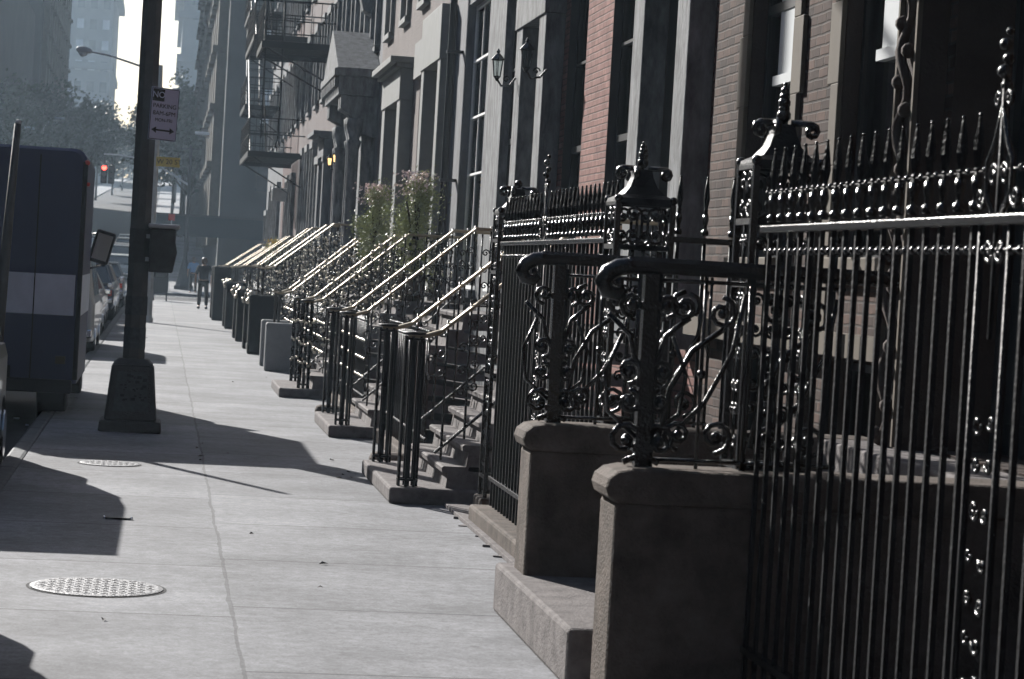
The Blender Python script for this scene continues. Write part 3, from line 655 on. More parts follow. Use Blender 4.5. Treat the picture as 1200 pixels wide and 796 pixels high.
def flat_rail(root, yc, x0, x1, z, vol=True):
    """thick horizontal handrail with volute, standing on a cheek wall; everything below hangs on it"""
    g = MB()
    g.prism([(yc - .036, z - .028), (yc - .034, z - .004), (yc - .018, z + .012), (yc + .018, z + .012), (yc + .034, z - .004), (yc + .036, z - .028), (yc + .022, z - .05), (yc - .022, z - .05)], 'x', x0 + .06, x1)
    hr = g.build('handrail', M['iron'], root, smooth=False, bevel=.012)
    g = MB(); g.tube([(x0 + .14, yc, z - .022), (x0 + .08, yc, z - .023), (x0 + .03, yc, z - .032), (x0 - .01, yc, z - .055), (x0 - .03, yc, z - .09), (x0 - .01, yc, z - .125), (x0 + .03, yc, z - .135), (x0 + .055, yc, z - .11)], [.033, .034, .035, .036, .035, .033, .029, .022], 16)
    g.ball((x0 + .03, yc - .035, z - .09), .018); g.build('volute', M['iron'], hr, smooth=True)
    # newel post
    xn = x0 + .16; g = MB(); g.box(xn - .028, xn + .028, yc - .028, yc + .028, .99, z - .05)
    for zz in (1.05, 1.3, 1.6): g.box(xn - .04, xn + .04, yc - .04, yc + .04, zz, zz + .03)
    g.build('newel_bar', M['iron'], hr)
    g = MB()
    for sx in (-1, 1):
        g.tube(spiral((xn + sx * .07, yc, 1.09), .085, 1.5, -math.pi / 2, 'xz', -sx), .013, 7)
        g.tube(spiral((xn + sx * .06, yc, 1.24), .05, 1.4, math.pi / 2, 'xz', sx), .012, 7)
        g.tube(spiral((xn + sx * .065, yc, 1.36), .055, 1.4, -math.pi / 2, 'xz', -sx), .012, 7)
        g.tube([(xn, yc, 1.32), (xn + sx * .05, yc, 1.42), (xn + sx * .07, yc, 1.5), (xn + sx * .16, yc, 1.58)], .011, 7)
        g.tube([(xn + sx * .02, yc, 1.1), (xn + sx * .14, yc, 1.2), (xn + sx * .16, yc, 1.35), (xn + sx * .1, yc, 1.5)], .009, 7)
        g.tube(spiral((xn + sx * .07, yc, 1.62), .05, 1.3, -math.pi / 2, 'xz', sx), .011, 7)
        for zz in (1.09, 1.24, 1.36, 1.62): g.ball((xn + sx * .065, yc - .01, zz), .022, 7)
    g.build('newel_scroll', M['iron'], hr, smooth=True)
    x = xn + .22; k = 0
    g0 = None
    while x < x1 - .1:
        if g0 is None:
            g = MB()
            g.tube([(-.16, 0, 1.08), (-.12, 0, 1.3), (-.04, 0, 1.45), (.08, 0, 1.54)], .012, 7)
            g.tube([(.16, 0, 1.68), (.12, 0, 1.45), (.02, 0, 1.25), (-.1, 0, 1.12)], .01, 7)
            g.tube(spiral((.07, 0, 1.6), .065, 1.5, math.pi / 2, 'xz', -1), .011, 7)
            g.tube(spiral((-.08, 0, 1.62), .06, 1.5, math.pi / 2, 'xz', 1), .011, 7)
            g.tube(spiral((.07, 0, 1.12), .07, 1.5, -math.pi / 2, 'xz', 1), .011, 7)
            g.tube(spiral((-.08, 0, 1.12), .06, 1.5, -math.pi / 2, 'xz', -1), .011, 7)
            for q in ((.07, 1.6), (-.08, 1.62), (.07, 1.12), (-.08, 1.12), (0, 1.36)): g.ball((q[0], -.008, q[1]), .02, 7)
            g.tube([(-.19, 0, 1.02), (.19, 0, 1.02)], .009, 6); g.tube([(-.19, 0, 1.72), (.19, 0, 1.72)], .008, 6)
            for q in (-.18, 0, .18): g.tube([(q, 0, .99), (q, 0, 1.75)], .008, 6)
            g0 = g.build('scroll_panel', M['iron'], hr, smooth=True); g0.location = (x, yc, 0)
        else: inst(g0, hr, (x, yc, 0))
        x += .37
flat_rail(t, -1.25, -.03, 1.12, 1.79)
flat_rail(t, 1.27, .03, 1.05, 1.82)

# ------------------------------------------------------------------ simpler stoops with sloping rails
KR = random.Random(31)
def handrail_pts(x0, z0, x1, sl, xl):
    return [(x0 - .16, z0 + .005), (x0 - .04, z0), (x0 + .08, z0 + .04), (x1, z0 + sl * (x1 - x0) - .02), (xl, z0 + sl * (x1 - x0) - .02)]
def stoop(y0, y1, label, x0=1.72, style='plain', stepm='step', nr=7, H=1.25, bird=True, slab=.12, railm='rail_bright', slab_out=.12, z_start=1.24, sl=.84, wide=.026, cheeks=None, ext=0):
    t = thing('stone_stoop', label, 'stoop', (0, (y0 + y1) / 2, 0)); hw = (y1 - y0) / 2
    if slab: MB().box(x0, x0 + .7, -hw - .1, hw + .1, 0, slab).build('step', M[stepm], t, bevel=.02)
    r = (H - slab) / nr; xs = x0 + .42; tr = (3.15 - xs) / nr
    for k in range(nr):
        g = MB(); x = xs + k * tr; z1 = slab + (k + 1) * r
        # curved stringer end and nosing
        g.prism([(x, z1 - r * .999), (x + .015, z1 - .05), (x - .03, z1 - .045), (x - .035, z1 - .012), (x - .02, z1), (HX - .005 if k == nr - 1 else x + tr + .02, z1), (HX - .005, z1 - r * .4) if k == nr - 1 else (x + tr + .02, z1 - .03), (HX - .005, z1 - r * .999)], 'y', -hw + .002 * k, hw - .002 * k)
        g.build('step', M[stepm], t)
    for sy in (-1, 1):
        yy = sy * (hw - .06)
        pts = handrail_pts(1.97, z_start, 3.1, sl, HX)
        g = MB(); g.prism([(a, b) for a, b in pts] + [(a, b - .035) for a, b in pts[::-1]], 'y', yy - wide * 1.3, yy + wide * 1.3)
        hr = g.build('handrail', M[railm], t, bevel=.012)
        g = MB(); g.tube([(2.05, yy, .25 + slab), (3.1, yy, H + .08), (HX, yy, H + .08)], .012, 6); g.build('lower_rail', M['iron'], hr)
        n = 10 if style == 'plain' else 12
        for k in range(n):
            x = 2.1 + k * (HX - 2.15) / n; zt = min(z_start + sl * (x - 1.97), z_start + sl * 1.13); zb = max(slab, min(slab + .2 + (x - 2.1) * .98, H))
            g = MB(); g.tube([(x, yy, zb), (x, yy, zt)], .0095, 6)
            if style != 'plain' or k % 2:
                zm = (zb + zt) / 2
                for q in ((-.16, .04), (.0, .045), (.17, .04)):
                    g.tube(spiral((x - .045, yy, zm + q[0]), q[1], 1.3, 0, 'xz', 1), .0075, 5); g.tube(spiral((x + .045, yy, zm + q[0] + .05), q[1], 1.3, math.pi, 'xz', 1), .0075, 5)
                    if style == 'filigree':
                        for bx_, bz_ in ((-.045, 0), (.045, .05), (0, .1), (-.06, .09), (.05, -.05), (-.03, -.07), (.03, .15)): g.ball((x + bx_ + KR.uniform(-.03, .03), yy, zm + q[0] * 1.7 + bz_ + KR.uniform(-.05, .05)), KR.uniform(.012, .026), 6, 1 if KR.random() < .65 else 0)  # scattered pale balls stand for sun glints on the filigree
            g.build('baluster', [M['iron'], M['glint']], hr, smooth=True)
        if bird:
            g = MB(); cx_ = 1.86
            nb = 8 if style == 'filigree' else 7
            for k in range(nb):
                a = 2 * math.pi * k / nb; px, py = cx_ + .07 * math.cos(a), yy + .07 * math.sin(a)
                g.tube([(px, py, slab), (px, py, z_start - .02)], .013, 4)
                if style == 'filigree':
                    for q in range(7): g.ball((px, py, .3 + q * .13 + KR.uniform(-.03, .03)), .02, 6, q % 2)  # every other ball is pale, a painted sparkle
            ring = [(cx_ + .07 * math.cos(2 * math.pi * k / 12), yy + .07 * math.sin(2 * math.pi * k / 12)) for k in range(13)]
            for zz in (slab + .05, z_start - .04): g.tube([(a, b, zz) for a, b in ring], .01, 5)
            g.tube([(cx_, yy, slab - .1), (cx_, yy, z_start)], .024, 4)
            g.build('birdcage_newel', [M['iron_rough'], M['glint']] if style == 'filigree' else M['iron_rough'], hr, smooth=1.0 if style == 'filigree' else False)
            MB().lathe([(.02, 0), (.08, .006), (.086, .014), (.08, .022), (.03, .026)], 14, (cx_, yy, z_start - .012)).build('volute_cap', M['iron_rough'], hr, smooth=True)
        elif style != 'cheek':
            g = MB(); g.box(1.84, 1.88, yy - .02, yy + .02, 0, z_start + .02)
            g.build('newel', M['iron'], hr)
    if cheeks:
        cm, ch, cw = cheeks
        for sy in (-1, 1):
            g = MB(); g.box(x0 - .06, x0 + .42 + ext, sy * (hw + .12) - cw / 2, sy * (hw + .12) + cw / 2, 0, ch); g.build('cheek_block', M[cm], t, bevel=.03)
            if cm == 'darkstep' and ch < 1.2:
                g = MB(); yb = sy * (hw + .12)
                for q in range(9): g.ball((x0 - .05 + KR.uniform(-.05, .12), yb + KR.uniform(-.07, .07), ch - .08 - KR.uniform(-.12, .1)), KR.uniform(.035, .05), 7)
                g.tube([(x0 + .03, yb, ch - .2), (x0 + .03, yb, ch + .06)], .05, 7)
                g.build('glint_cluster', M['glint'], t, smooth=True)  # pale ball cluster added as a glint at the top of the block
    return t
stoop(17.35, 19.55, 'second stoop, of grey stone steps with a low slab and two thin iron rails', style='plain', H=1.25)
stoop(23.75, 25.75, 'third stoop, of brown stone with two long sunlit handrails and birdcage newels', style='plain', H=1.3)
stoop(30.4, 32.3, 'fourth stoop, with dense sparkling iron filigree railings on a low pale slab', style='filigree', x0=1.55, H=1.3)
stoop(37.6, 39.1, 'fifth stoop, with two low pale grey cheek blocks', style='filigree', x0=1.72, bird=False, cheeks=('whitestep', .76, .24), slab=.16)
stoop(44.1, 46.4, 'sixth stoop, with dark painted cheek blocks and filigree rails', style='filigree', x0=1.68, stepm='darkstep', cheeks=('darkstep', 1.09, .3), ext=.1, bird=False, z_start=1.6, sl=.8, wide=.055)
stoop(50.5, 52.4, 'seventh stoop, with dark cheek blocks and rails, past the sixth', style='filigree', x0=1.66, stepm='darkstep', cheeks=('darkstep', 1.1, .3), bird=False, z_start=1.6, sl=.8)
stoop(59.4, 61.2, 'eighth stoop, with a dark cheek block standing at the sidewalk edge', style='filigree', x0=1.66, stepm='darkstep', cheeks=('darkstep', 1.16, .35), bird=False, z_start=1.55, sl=.75)
stoop(67.0, 69.2, 'ninth stoop, with a tall dark enclosure and a single long pale coping', style='plain', x0=1.5, stepm='darkstep', cheeks=('darkstep', 1.5, .5), bird=False, z_start=1.5, sl=.7, wide=.04)
stoop(76.2, 78.2, 'farthest stoop, dark, before the corner house', style='plain', x0=1.7, stepm='darkstep', cheeks=('darkstep', 1.3, .4), bird=False, z_start=1.5, sl=.7)
# low area fences between the stoops
def lowfence(y0, y1, label, z=1.12, scroll=True):
    t = thing('low_iron_fence', label, 'fence', (2.25, y0, 0)); L = y1 - y0
    MB().box(-.1, .1, 0, L, 0, .12).build('base_kerb', M['stone'], t, bevel=.015)
    MB().tube([(0, 0, z), (0, L, z)], .018, 6).tube([(0, 0, .3), (0, L, .3)], .012, 6).build('rail', M['iron'], t)
    n = max(3, int(L / .16)); g = MB(); g.tube([(0, 0, .12), (0, 0, z + .06)], .01, 6); g.ball((0, 0, z + .07), .024, 6)
    if scroll:
        for zz in (.5, .7, .9): g.tube(spiral((0, .04, zz), .045, 1.3, 0, 'yz', 1), .008, 5); g.ball((0, .04 + (zz - .7) * .1, zz), .018, 5, 1)  # pale ball in each scroll imitates a sun glint
    b = g.build('picket', [M['iron'], M['glint']], t, smooth=True); b.location = (0, .08, 0)
    for k in range(1, n): inst(b, t, (0, .08 + k * (L - .1) / n, 0))
for i, (a, b, s) in enumerate(((19.8, 23.5, 'second and third'), (26.0, 30.0, 'third and fourth'), (32.6, 37.2, 'fourth and fifth'), (39.5, 43.6, 'fifth and sixth'), (46.9, 50.0, 'sixth and seventh'), (53.0, 58.8, 'seventh and eighth'), (61.8, 66.4, 'eighth and ninth'))):
    lowfence(a, b, f'low black iron area fence between the {s} stoops', scroll=(i > 0))
for x, y, s, l in ((1.8, 19.75, .17, 'low rounded stone block at the far end of the second stoop slab'), (1.78, 26.6, .14, 'low rounded stone block at the far end of the third stoop slab')):
    g = MB(); g.box(x, x + .32, y, y + .22, 0, s); tag(g.build('stone_block', M['stone'], bevel=.05), l, 'stone block')
# broken coping between near stoop and fence
g = MB(); random.seed(9)
g.box(2.12, 2.4, 12.0, 17.2, 0, .03)
for k in range(9):
    y = 12.0 + k * .55 + random.uniform(-.04, .04); s = random.uniform(.02, .075); z = random.uniform(.006, .018); x = 2.13
    g.prism([(x, y), (x - s, y + random.uniform(0, .04)), (x - s * random.uniform(.3, .9), y + s), (x, y + s * 1.6)], 'z', 0, z)
tag(g.build('broken_coping', M['step'], bevel=.01), 'broken strip of pale stone coping along the foot of the fence', 'coping')

# ------------------------------------------------------------------ lanterns on the white house
def lantern(x, y, z, label, s=1.0, lit=False):
    t = thing('wall_lantern', label, 'lantern', (x, y, z), group=None)
    g = MB(); g.lathe([(.05 * s, -.13 * s), (.075 * s, .08 * s)], 6); g.build('glass_body', M['wallamp'] if lit else M['glass'], t)
    g = MB(); g.lathe([(.09 * s, .08 * s), (.1 * s, .095 * s), (.04 * s, .16 * s), (.02 * s, .18 * s), (.03 * s, .2 * s), (.005, .24 * s)], 6); g.lathe([(.01, -.2 * s), (.03 * s, -.17 * s), (.055 * s, -.14 * s), (.055 * s, -.13 * s)], 6)
    for k in range(6):
        a = 2 * math.pi * (k + .5) / 6; g.tube([(.05 * s * math.cos(a), .05 * s * math.sin(a), -.13 * s), (.076 * s * math.cos(a), .076 * s * math.sin(a), .08 * s)], .006 * s, 4)
    g.build('cap_and_frame', M['iron'], t)
    g = MB(); g.tube([(0, 0, -.17 * s), (.05, 0, -.26 * s), (.14, 0, -.24 * s), (.2, 0, -.14 * s)], .012, 6); g.tube(spiral((.1, 0, -.17 * s), .04, 1.2, 0, 'xz', 1), .008, 5); g.build('bracket', M['iron'], t)
lantern(3.39, 22.98, 3.83, 'black wall lantern, nearer of the pair beside the white stone door', .78)
lantern(3.39, 25.05, 3.9, 'black wall lantern, farther of the pair beside the white stone door', .78)
lantern(3.3, 47.7, 3.85, 'small lit porch lantern, nearer one beside the pediment portal', .65, True)
lantern(3.3, 49.3, 3.85, 'small lit porch lantern, farther one past the pediment portal', .65, True)

# ------------------------------------------------------------------ plants
def leafcloud(n, fn, s, rnd, mi=0, g=None):
    g = g or MB()
    for _ in range(n):
        c = fn(); d = Vector((rnd.gauss(0, 1), rnd.gauss(0, 1), rnd.gauss(0, 1))).normalized(); e = d.orthogonal().normalized(); f_ = d.cross(e)
        a = rnd.uniform(.5, 1.2) * s
        g.face([c + e * a, c + f_ * a * .55, c - e * a, c - f_ * a * .55], mi)
    return g
def shrub(x, y, z0, z1, w_, label, seed, fl='flower'):
    rnd = random.Random(seed); t = thing('potted_shrub', label, 'shrub', (x, y, z0))
    MB().lathe([(.13, 0), (.19, .3), (.21, .32), (.2, .35), (.17, .33)], 12).build('pot', M['stone'], t, smooth=True)
    g = MB()
    for k in range(5): g.tube([(0, 0, .2), (rnd.uniform(-.06, .06), rnd.uniform(-.06, .06), .5), (rnd.uniform(-.15, .15), rnd.uniform(-.15, .15), z1 - z0 - .3)], .012, 5)
    g.build('stem', M['bark'], t)
    H = z1 - z0
    cl = [(Vector((rnd.gauss(0, w_ * .3), rnd.gauss(0, w_ * .3), rnd.uniform(.3, H))), rnd.uniform(.07, .17)) for _ in range(34)]
    def fn():
        c, r = rnd.choice(cl); return c + Vector((rnd.gauss(0, r * .6), rnd.gauss(0, r * .6), rnd.gauss(0, r * .7)))
    leafcloud(7500, fn, .021, rnd).build('foliage', M['leaf2'], t)
    def fl_():
        return Vector((rnd.gauss(0, w_ * .33), rnd.gauss(0, w_ * .33), H + rnd.uniform(-.22, .1)))
    leafcloud(380, fl_, .026, rnd).build('blossom', M[fl], t)
shrub(3.2, 36.9, 1.3, 2.9, .34, 'tall shrub topped with pale blossom, farther of the two against the stucco house', 1)
shrub(3.2, 30.75, 1.3, 2.88, .34, 'tall shrub topped with pink blossom, nearer of the two beside the stucco portal', 2)
shrub(2.9, 62.5, 1.2, 2.2, .35, 'small plant with yellow flowers by the far stoops', 3, 'yflower')

def tree(x, y, h, cr, label, seed, n=4600, leafs=.16, trunk=.18, kids=None, lean=0):
    rnd = random.Random(seed); z = zg(y); t = thing('street_tree', label, 'tree', (x, y, z), group='trees along the street beyond the crossing')
    g = MB(); th = h * .38
    g.tube([(0, 0, -.2), (lean * .3, 0, th * .5), (lean * .6, .1, th)], [trunk, trunk * .8, trunk * .65], 8)
    cl = []
    for k in range(9):
        a = rnd.uniform(0, 6.28); el = rnd.uniform(.25, 1.3); l = cr * rnd.uniform(.7, 1.1)
        tip = Vector((lean * .6, .1, th)) + Vector((math.cos(a) * math.cos(el), math.sin(a) * math.cos(el), math.sin(el) * (h - th) / cr)) * l * .8
        mid = Vector((lean * .6, .1, th)).lerp(tip, .5) + Vector((rnd.uniform(-.3, .3), rnd.uniform(-.3, .3), .2))
        g.tube([(lean * .6, .1, th - .1), mid, tip], [trunk * .5, trunk * .3, .03], 5)
        for q in range(5): cl.append((mid.lerp(tip, q / 3.5) + Vector((rnd.gauss(0, cr * .2), rnd.gauss(0, cr * .2), rnd.gauss(0, cr * .15))), rnd.uniform(.18, .42) * cr * .75))
    g.build('trunk', M['bark'], t, smooth=True)
    def fn():
        c, r = rnd.choice(cl); v = Vector((rnd.gauss(0, 1), rnd.gauss(0, 1), rnd.gauss(0, .8))); return c + v * r * .5
    leafcloud(n, fn, leafs, rnd).build('crown', M['leaf'], t)
spec = [(-11.5, 131, 9, 3.6), (-11.3, 150, 11, 4.0), (-11.6, 172, 12, 4.4), (-11.0, 198, 13, 4.6), (-10.8, 226, 13, 5), (-11.5, 255, 13, 5), (-9.5, 290, 14, 5.5), (-9.5, 335, 15, 6), (-8.5, 390, 11, 5), (-8, 450, 11, 5.5),
        (1.6, 165, 10, 3.2), (1.3, 195, 13, 3.8), (1.8, 228, 15.5, 4.2), (.8, 262, 17, 4.6), (1.0, 300, 18, 5), (1.4, 350, 20, 5.5)]
tl = ['leafy tree on the left past the crossing', 'leafy tree on the right sidewalk past the crossing']
on = ['nearest', 'second', 'third', 'fourth', 'fifth', 'sixth', 'seventh', 'eighth', 'ninth', 'farthest']
li = [0, 0]
for i, (x, y, h, cr) in enumerate(spec):
    s = 0 if x < -3 else 1; q = on[li[s]] if not (s == 1 and li[s] == 5) else 'farthest'; li[s] += 1
    tree(x, y, h, cr, f'{q} {tl[s]}', 50 + i, leafs=.14 + y * .0005)

# ------------------------------------------------------------------ main street pole
t = thing('street_pole', 'nearest thick weathered street pole on a bill-pasted tapered base near the kerb', 'street pole', (-.22, 23.3, 0))
g = MB(); g.lathe([(.2, 0), (.2, .13), (.185, .16)], 4); 
def frustum(g, w0, w1, z0, z1, mi=0):
    a, b = w0 / 2, w1 / 2
    v = [(-a, -a, z0), (a, -a, z0), (a, a, z0), (-a, a, z0), (-b, -b, z1), (b, -b, z1), (b, b, z1), (-b, b, z1)]
    n = len(g.v); g.v += v
    for q in ((0, 3, 2, 1), (4, 5, 6, 7), (0, 1, 5, 4), (1, 2, 6, 5), (2, 3, 7, 6), (3, 0, 4, 7)): g.f.append(tuple(n + i for i in q)); g.m.append(mi)
g = MB(); frustum(g, .6, .58, 0, .11); frustum(g, .5, .4, .11, .64); frustum(g, .4, .28, .64, .70)
g.build('base', M['polebase'], t, bevel=.02)
g = MB(); g.face([(-.17, -.235, .2), (.17, -.235, .2), (.14, -.208, .58), (-.14, -.208, .58)]); 
g.v = [(x, y - .012 if True else y, z) for x, y, z in g.v]; g.v += [(x, y + .006, z) for x, y, z in g.v[:4]]; g.f += [(0, 1, 5, 4), (1, 2, 6, 5), (2, 3, 7, 6), (3, 0, 4, 7)]; g.m += [0] * 4
g.build('pasted_bill', M['plate'], t)
g = MB(); rnd = random.Random(4)
for k in range(30):
    x = rnd.uniform(-.12, .12); z = rnd.uniform(.28, .54); yb = -.235 - .0135 + (z - .2) * .071; s = rnd.uniform(.008, .028)
    g.box(x, x + s * 1.6, yb - .004, yb, z, z + s)
g.build('graffiti_mark', M['ink'], t)
g = MB(); g.lathe([(.112, .69), (.105, 1.5), (.1, 4.0), (.085, 8.6)], 8, smooth := (0, 0, 0)) if False else g.lathe([(.112, .69), (.105, 1.5), (.1, 4.0), (.085, 8.6)], 8)
g.build('shaft', M['pole'], t)
MB().lathe([(.108, 1.62), (.1075, 1.9), (.1065, 1.95)], 8).build('tape_band', M['polebase'], t)
for a_, b_ in ((.8, 1.0), (1.12, 1.3)): MB().lathe([(.114, a_), (.113, b_)], 8).build('sticker_wrap', M['plate'], t)
MB().tube([(0, 0, 8.4), (-.6, 0, 8.9), (-2.4, 0, 9.1)], .04, 8).build('lamp_arm', M['galv'], t)
MB().lathe([(.02, 0), (.16, .03), (.18, .1), (.1, .17), (.02, .2)], 12, (-2.6, 0, 9.0)).build('lamp_head', M['galv'], t)
# parking sign on it
t = thing('parking_sign', 'white no parking sign with two-way arrow strapped to the nearest pole', 'sign', (.09 - .245 + .1, 23.12, 3.05))
t.rotation_euler = (0, R(2.0), R(24))
MB().box(-.145, .145, -.004, .004, -.25, .25).build('sign_plate', M['signwhite'], t, bevel=.003)
g = MB(); 
for a, b, c, d in ((-.14, .14, .24, .246), (-.14, .14, -.246, -.24), (-.142, -.136, -.245, .245), (.136, .142, -.245, .245)): g.box(a, b, -.0065, -.0042, c, d)
g.build('sign_border', M['ink'], t)
MB().box(-.13, -.01, -.0065, -.0042, .12, .235).build('sign_panel', M['ink'], t)
ro = (R(90), 0, 0)
text('NO', .082, 'lettering', M['signwhite'], t, (-.07, -.0078, .178), ro, .001)
text('PARKING', .058, 'lettering', M['ink'], t, (0, -.0055, .075), ro, .001)
text('8AM-6PM', .058, 'lettering', M['ink'], t, (0, -.0055, .005), ro, .001)
text('MON-FRI', .045, 'lettering', M['ink'], t, (0, -.0055, -.06), ro, .001)
g = MB(); g.box(-.08, .08, -.006, -.0042, -.163, -.147)
for s in (-1, 1): g.prism([(s * .12, -.155), (s * .07, -.125), (s * .07, -.185)], 'y', -.0061, -.0043)
g.build('arrow', M['ink'], t)
# signal controller box
t = thing('controller_box', 'battered dark control box fixed to the nearest pole, its sunlit top coloured pale', 'utility box', (.0, 23.2, 1.55))
t.location = (.005, 23.25, 1.54)
g = MB(); g.prism([(-.13, 0), (.1, 0), (.12, .12), (.135, .2), (.115, .3), (.12, .42), (-.13, .42)], 'y', -.13, .13); g.build('case', M['box'], t, bevel=.015)
MB().box(-.15, .15, -.16, .16, .42, .465).build('lid', M['galv'], t, bevel=.012)  # pale steel stands for the sunlit top of the dark box
g = MB(); g.box(-.1, .08, -.136, -.131, .05, .38); g.build('door', M['box'], t, bevel=.004); MB().box(-.2, -.131, -.03, .03, .1, .14).box(-.2, -.131, -.03, .03, .32, .36).build('strap', M['galv'], t)

# leaning post
t = thing('leaning_post', 'tapered grey steel post leaning beside the parked black van', 'post', (-1.53, 23.1, -.13))
MB().tube([(0, 0, 0), (.05, 0, 1.5), (.115, 0, 3.0)], [.065, .055, .034], 8).build('post', M['pole'], t, smooth=True)
MB().lathe([(.1, 0), (.1, .02), (.05, .05)], 10).build('foot', M['iron_rough'], t)
MB().ball((.116, 0, 3.01), .03).build('tip', M['galv'], t)

# second pole
t = thing('street_pole', 'second pale street pole with lamp arm behind the nearest pole', 'street pole', (-.3, 61.15, 0))
g = MB(); g.lathe([(.17, 0), (.17, .1), (.14, .15), (.13, 1.1), (.1, 1.2), (.095, 5.5), (.07, 6.5)], 8); g.build('shaft', M['galv'], t)
MB().tube([(0, 0, 6.3), (-.7, 0, 6.5), (-1.3, 0, 6.66), (-1.75, 0, 6.72)], [.03, .028, .025, .025], 7).build('lamp_arm', M['galv'], t)
g = MB(); g.prism([(-1.72, 6.68), (-1.72, 6.77), (-1.9, 6.84), (-2.08, 6.82), (-2.12, 6.74), (-2.05, 6.68)], 'y', -.13, .13); lh = g.build('lamp_head', M['galv'], t, bevel=.03)
MB().lathe([(.02, -.1), (.09, -.07), (.12, 0)], 12, (-1.93, 0, 6.68)).build('lamp_lens', M['blind'], lh, smooth=True)
t = thing('street_name_sign', 'small yellow street name sign on the second pole', 'sign', (.02, 61.0, 4.07))
MB().box(-.3, .3, -.01, .01, -.12, .12).build('sign_plate', M['yellow'], t, bevel=.004)
text('W 20 ST', .17, 'lettering', M['ink'], t, (.03, -.012, 0), ro, .002)
# mailbox
t = thing('mailbox', 'dark mail storage box on legs at the end of the sidewalk', 'mailbox', (-.0, 91.5, 0))
g = MB(); g.prism([(-.28, .3), (.28, .3), (.28, 1.1), (.22, 1.25), (.1, 1.32), (-.1, 1.32), (-.22, 1.25), (-.28, 1.1)], 'y', -.25, .25); g.build('body', M['darkpaint'], t, bevel=.02)
for sx in (-1, 1):
    for sy in (-1, 1): MB().box(sx * .24 - .025, sx * .24 + .025, sy * .2 - .025, sy * .2 + .025, 0, .3).build('leg', M['darkpaint'], t)
MB().box(-.2, .2, -.27, -.252, .9, 1.05).build('chute_door', M['iron'], t)
# far corner lamp post with signal mast arm
t = thing('signal_post', 'old lamp post with flared base carrying a signal mast arm at the far corner', 'signal post', (1.1, 116.0, .15))
g = MB(); g.lathe([(.5, 0), (.5, .15), (.42, .25), (.3, .7), (.24, 1.0), (.16, 1.3), (.1, 1.5), (.09, 4.8), (.07, 6.9)], 8); g.build('post', M['pole'], t)
MB().box(-.5, .6, -.03, .03, 6.72, 6.78).build('crossbar', M['pole'], t)
MB().tube([(0, 0, 5.0), (-1.5, 0, 5.85), (-2.6, 0, 6.15), (-3.4, 0, 6.25), (-4.1, 0, 6.25)], [.05, .045, .04, .035, .03], 7).build('mast_arm', M['galv'], t)
def signal(x, lab, lit):
    t = thing('traffic_light', lab, 'traffic light', (x, 115.9, 5.3 + .15))
    MB().box(-.15, .15, -.12, .12, -.45, .45).build('housing', M['iron_rough'] if lit else M['box'], t, bevel=.03)
    MB().tube([(0, 0, .45), (0, 0, .82)], .03, 6).build('hanger', M['pole'], t)
    for k, zz in enumerate((.29, 0, -.29)):
        MB().tube([(0, -.121, zz), (0, -.14, zz)], .115, 12).build('lens', M['red'] if (lit and k == 0) else M['darklens'], t)
        MB().tube([(0, -.13, zz + .11), (0, -.3, zz + .09)], .05, 6).build('visor', M['iron_rough'], t)
signal(-2.95, 'traffic light showing red, hanging from the mast arm', True)
signal(-2.6, 'unlit traffic light hanging beside the red one', False)
# canopy
t = thing('entrance_canopy', 'dark flat entrance canopy reaching across the sidewalk past the crossing', 'canopy', (-.35, 118.5, .25))
g = MB(); g.box(0, 5.6, -1.3, 1.3, 3.35, 3.5); g.box(0, 5.6, -1.34, -1.3, 2.5, 3.52); g.box(0, 5.6, 1.3, 1.34, 2.5, 3.52); g.box(-.04, 0, -1.34, 1.34, 2.5, 3.52); g.build('canvas', M['canopy'], t)
MB().box(-.06, 5.6, -1.38, -1.341, 3.44, 3.54).build('edge_trim', M['pole'], t)
for sy in (-1, 1): MB().tube([(.1, sy * 1.2, 0), (.1, sy * 1.2, 3.4)], .03, 6).build('pole', M['galv'], t)

def sidesign(x, y, z, w_, h, m_, name, label):
    t = thing(name, label, 'sign', (x, y, z))
    MB().box(-w_ / 2, w_ / 2, -.01, .01, -h / 2, h / 2).build('sign_plate', M[m_], t); MB().box(-.02, .02, .011, .05, -z + zg(y), h / 2).build('post', M['galv'], t)
sidesign(.35, 113.5, 2.9, .35, .5, 'signwhite', 'small_sign', 'small pale sign on a post at the far corner, under the canopy edge')
sidesign(.35, 114.5, 3.55, .3, .3, 'redlens', 'round_sign', 'small reddish sign at the far corner above the pale one')
for x, y, z, s, lab_ in ((-9.8, 150, 9.0, 1, 'street lamp on the left past the crossing, nearer one'), (-9.8, 192, 12.0, 1, 'street lamp on the left past the crossing, farther one'), (3.0, 135, 8.6, -1, 'street lamp standing against the dark tower')):
    t = thing('street_lamp', lab_, 'street lamp', (x, y, zg(y))); h = z - zg(y)
    MB().tube([(0, 0, 0), (0, 0, h - 1), (s * .3, 0, h - .3), (s * 1.2, 0, h)], [.12, .08, .05, .04], 7).build('post', M['galv'], t)
    MB().box(s * 1.2 - .35, s * 1.2 + .45, -.15, .15, h - .02, h + .14).build('lamp_head', M['white'], t, bevel=.05)

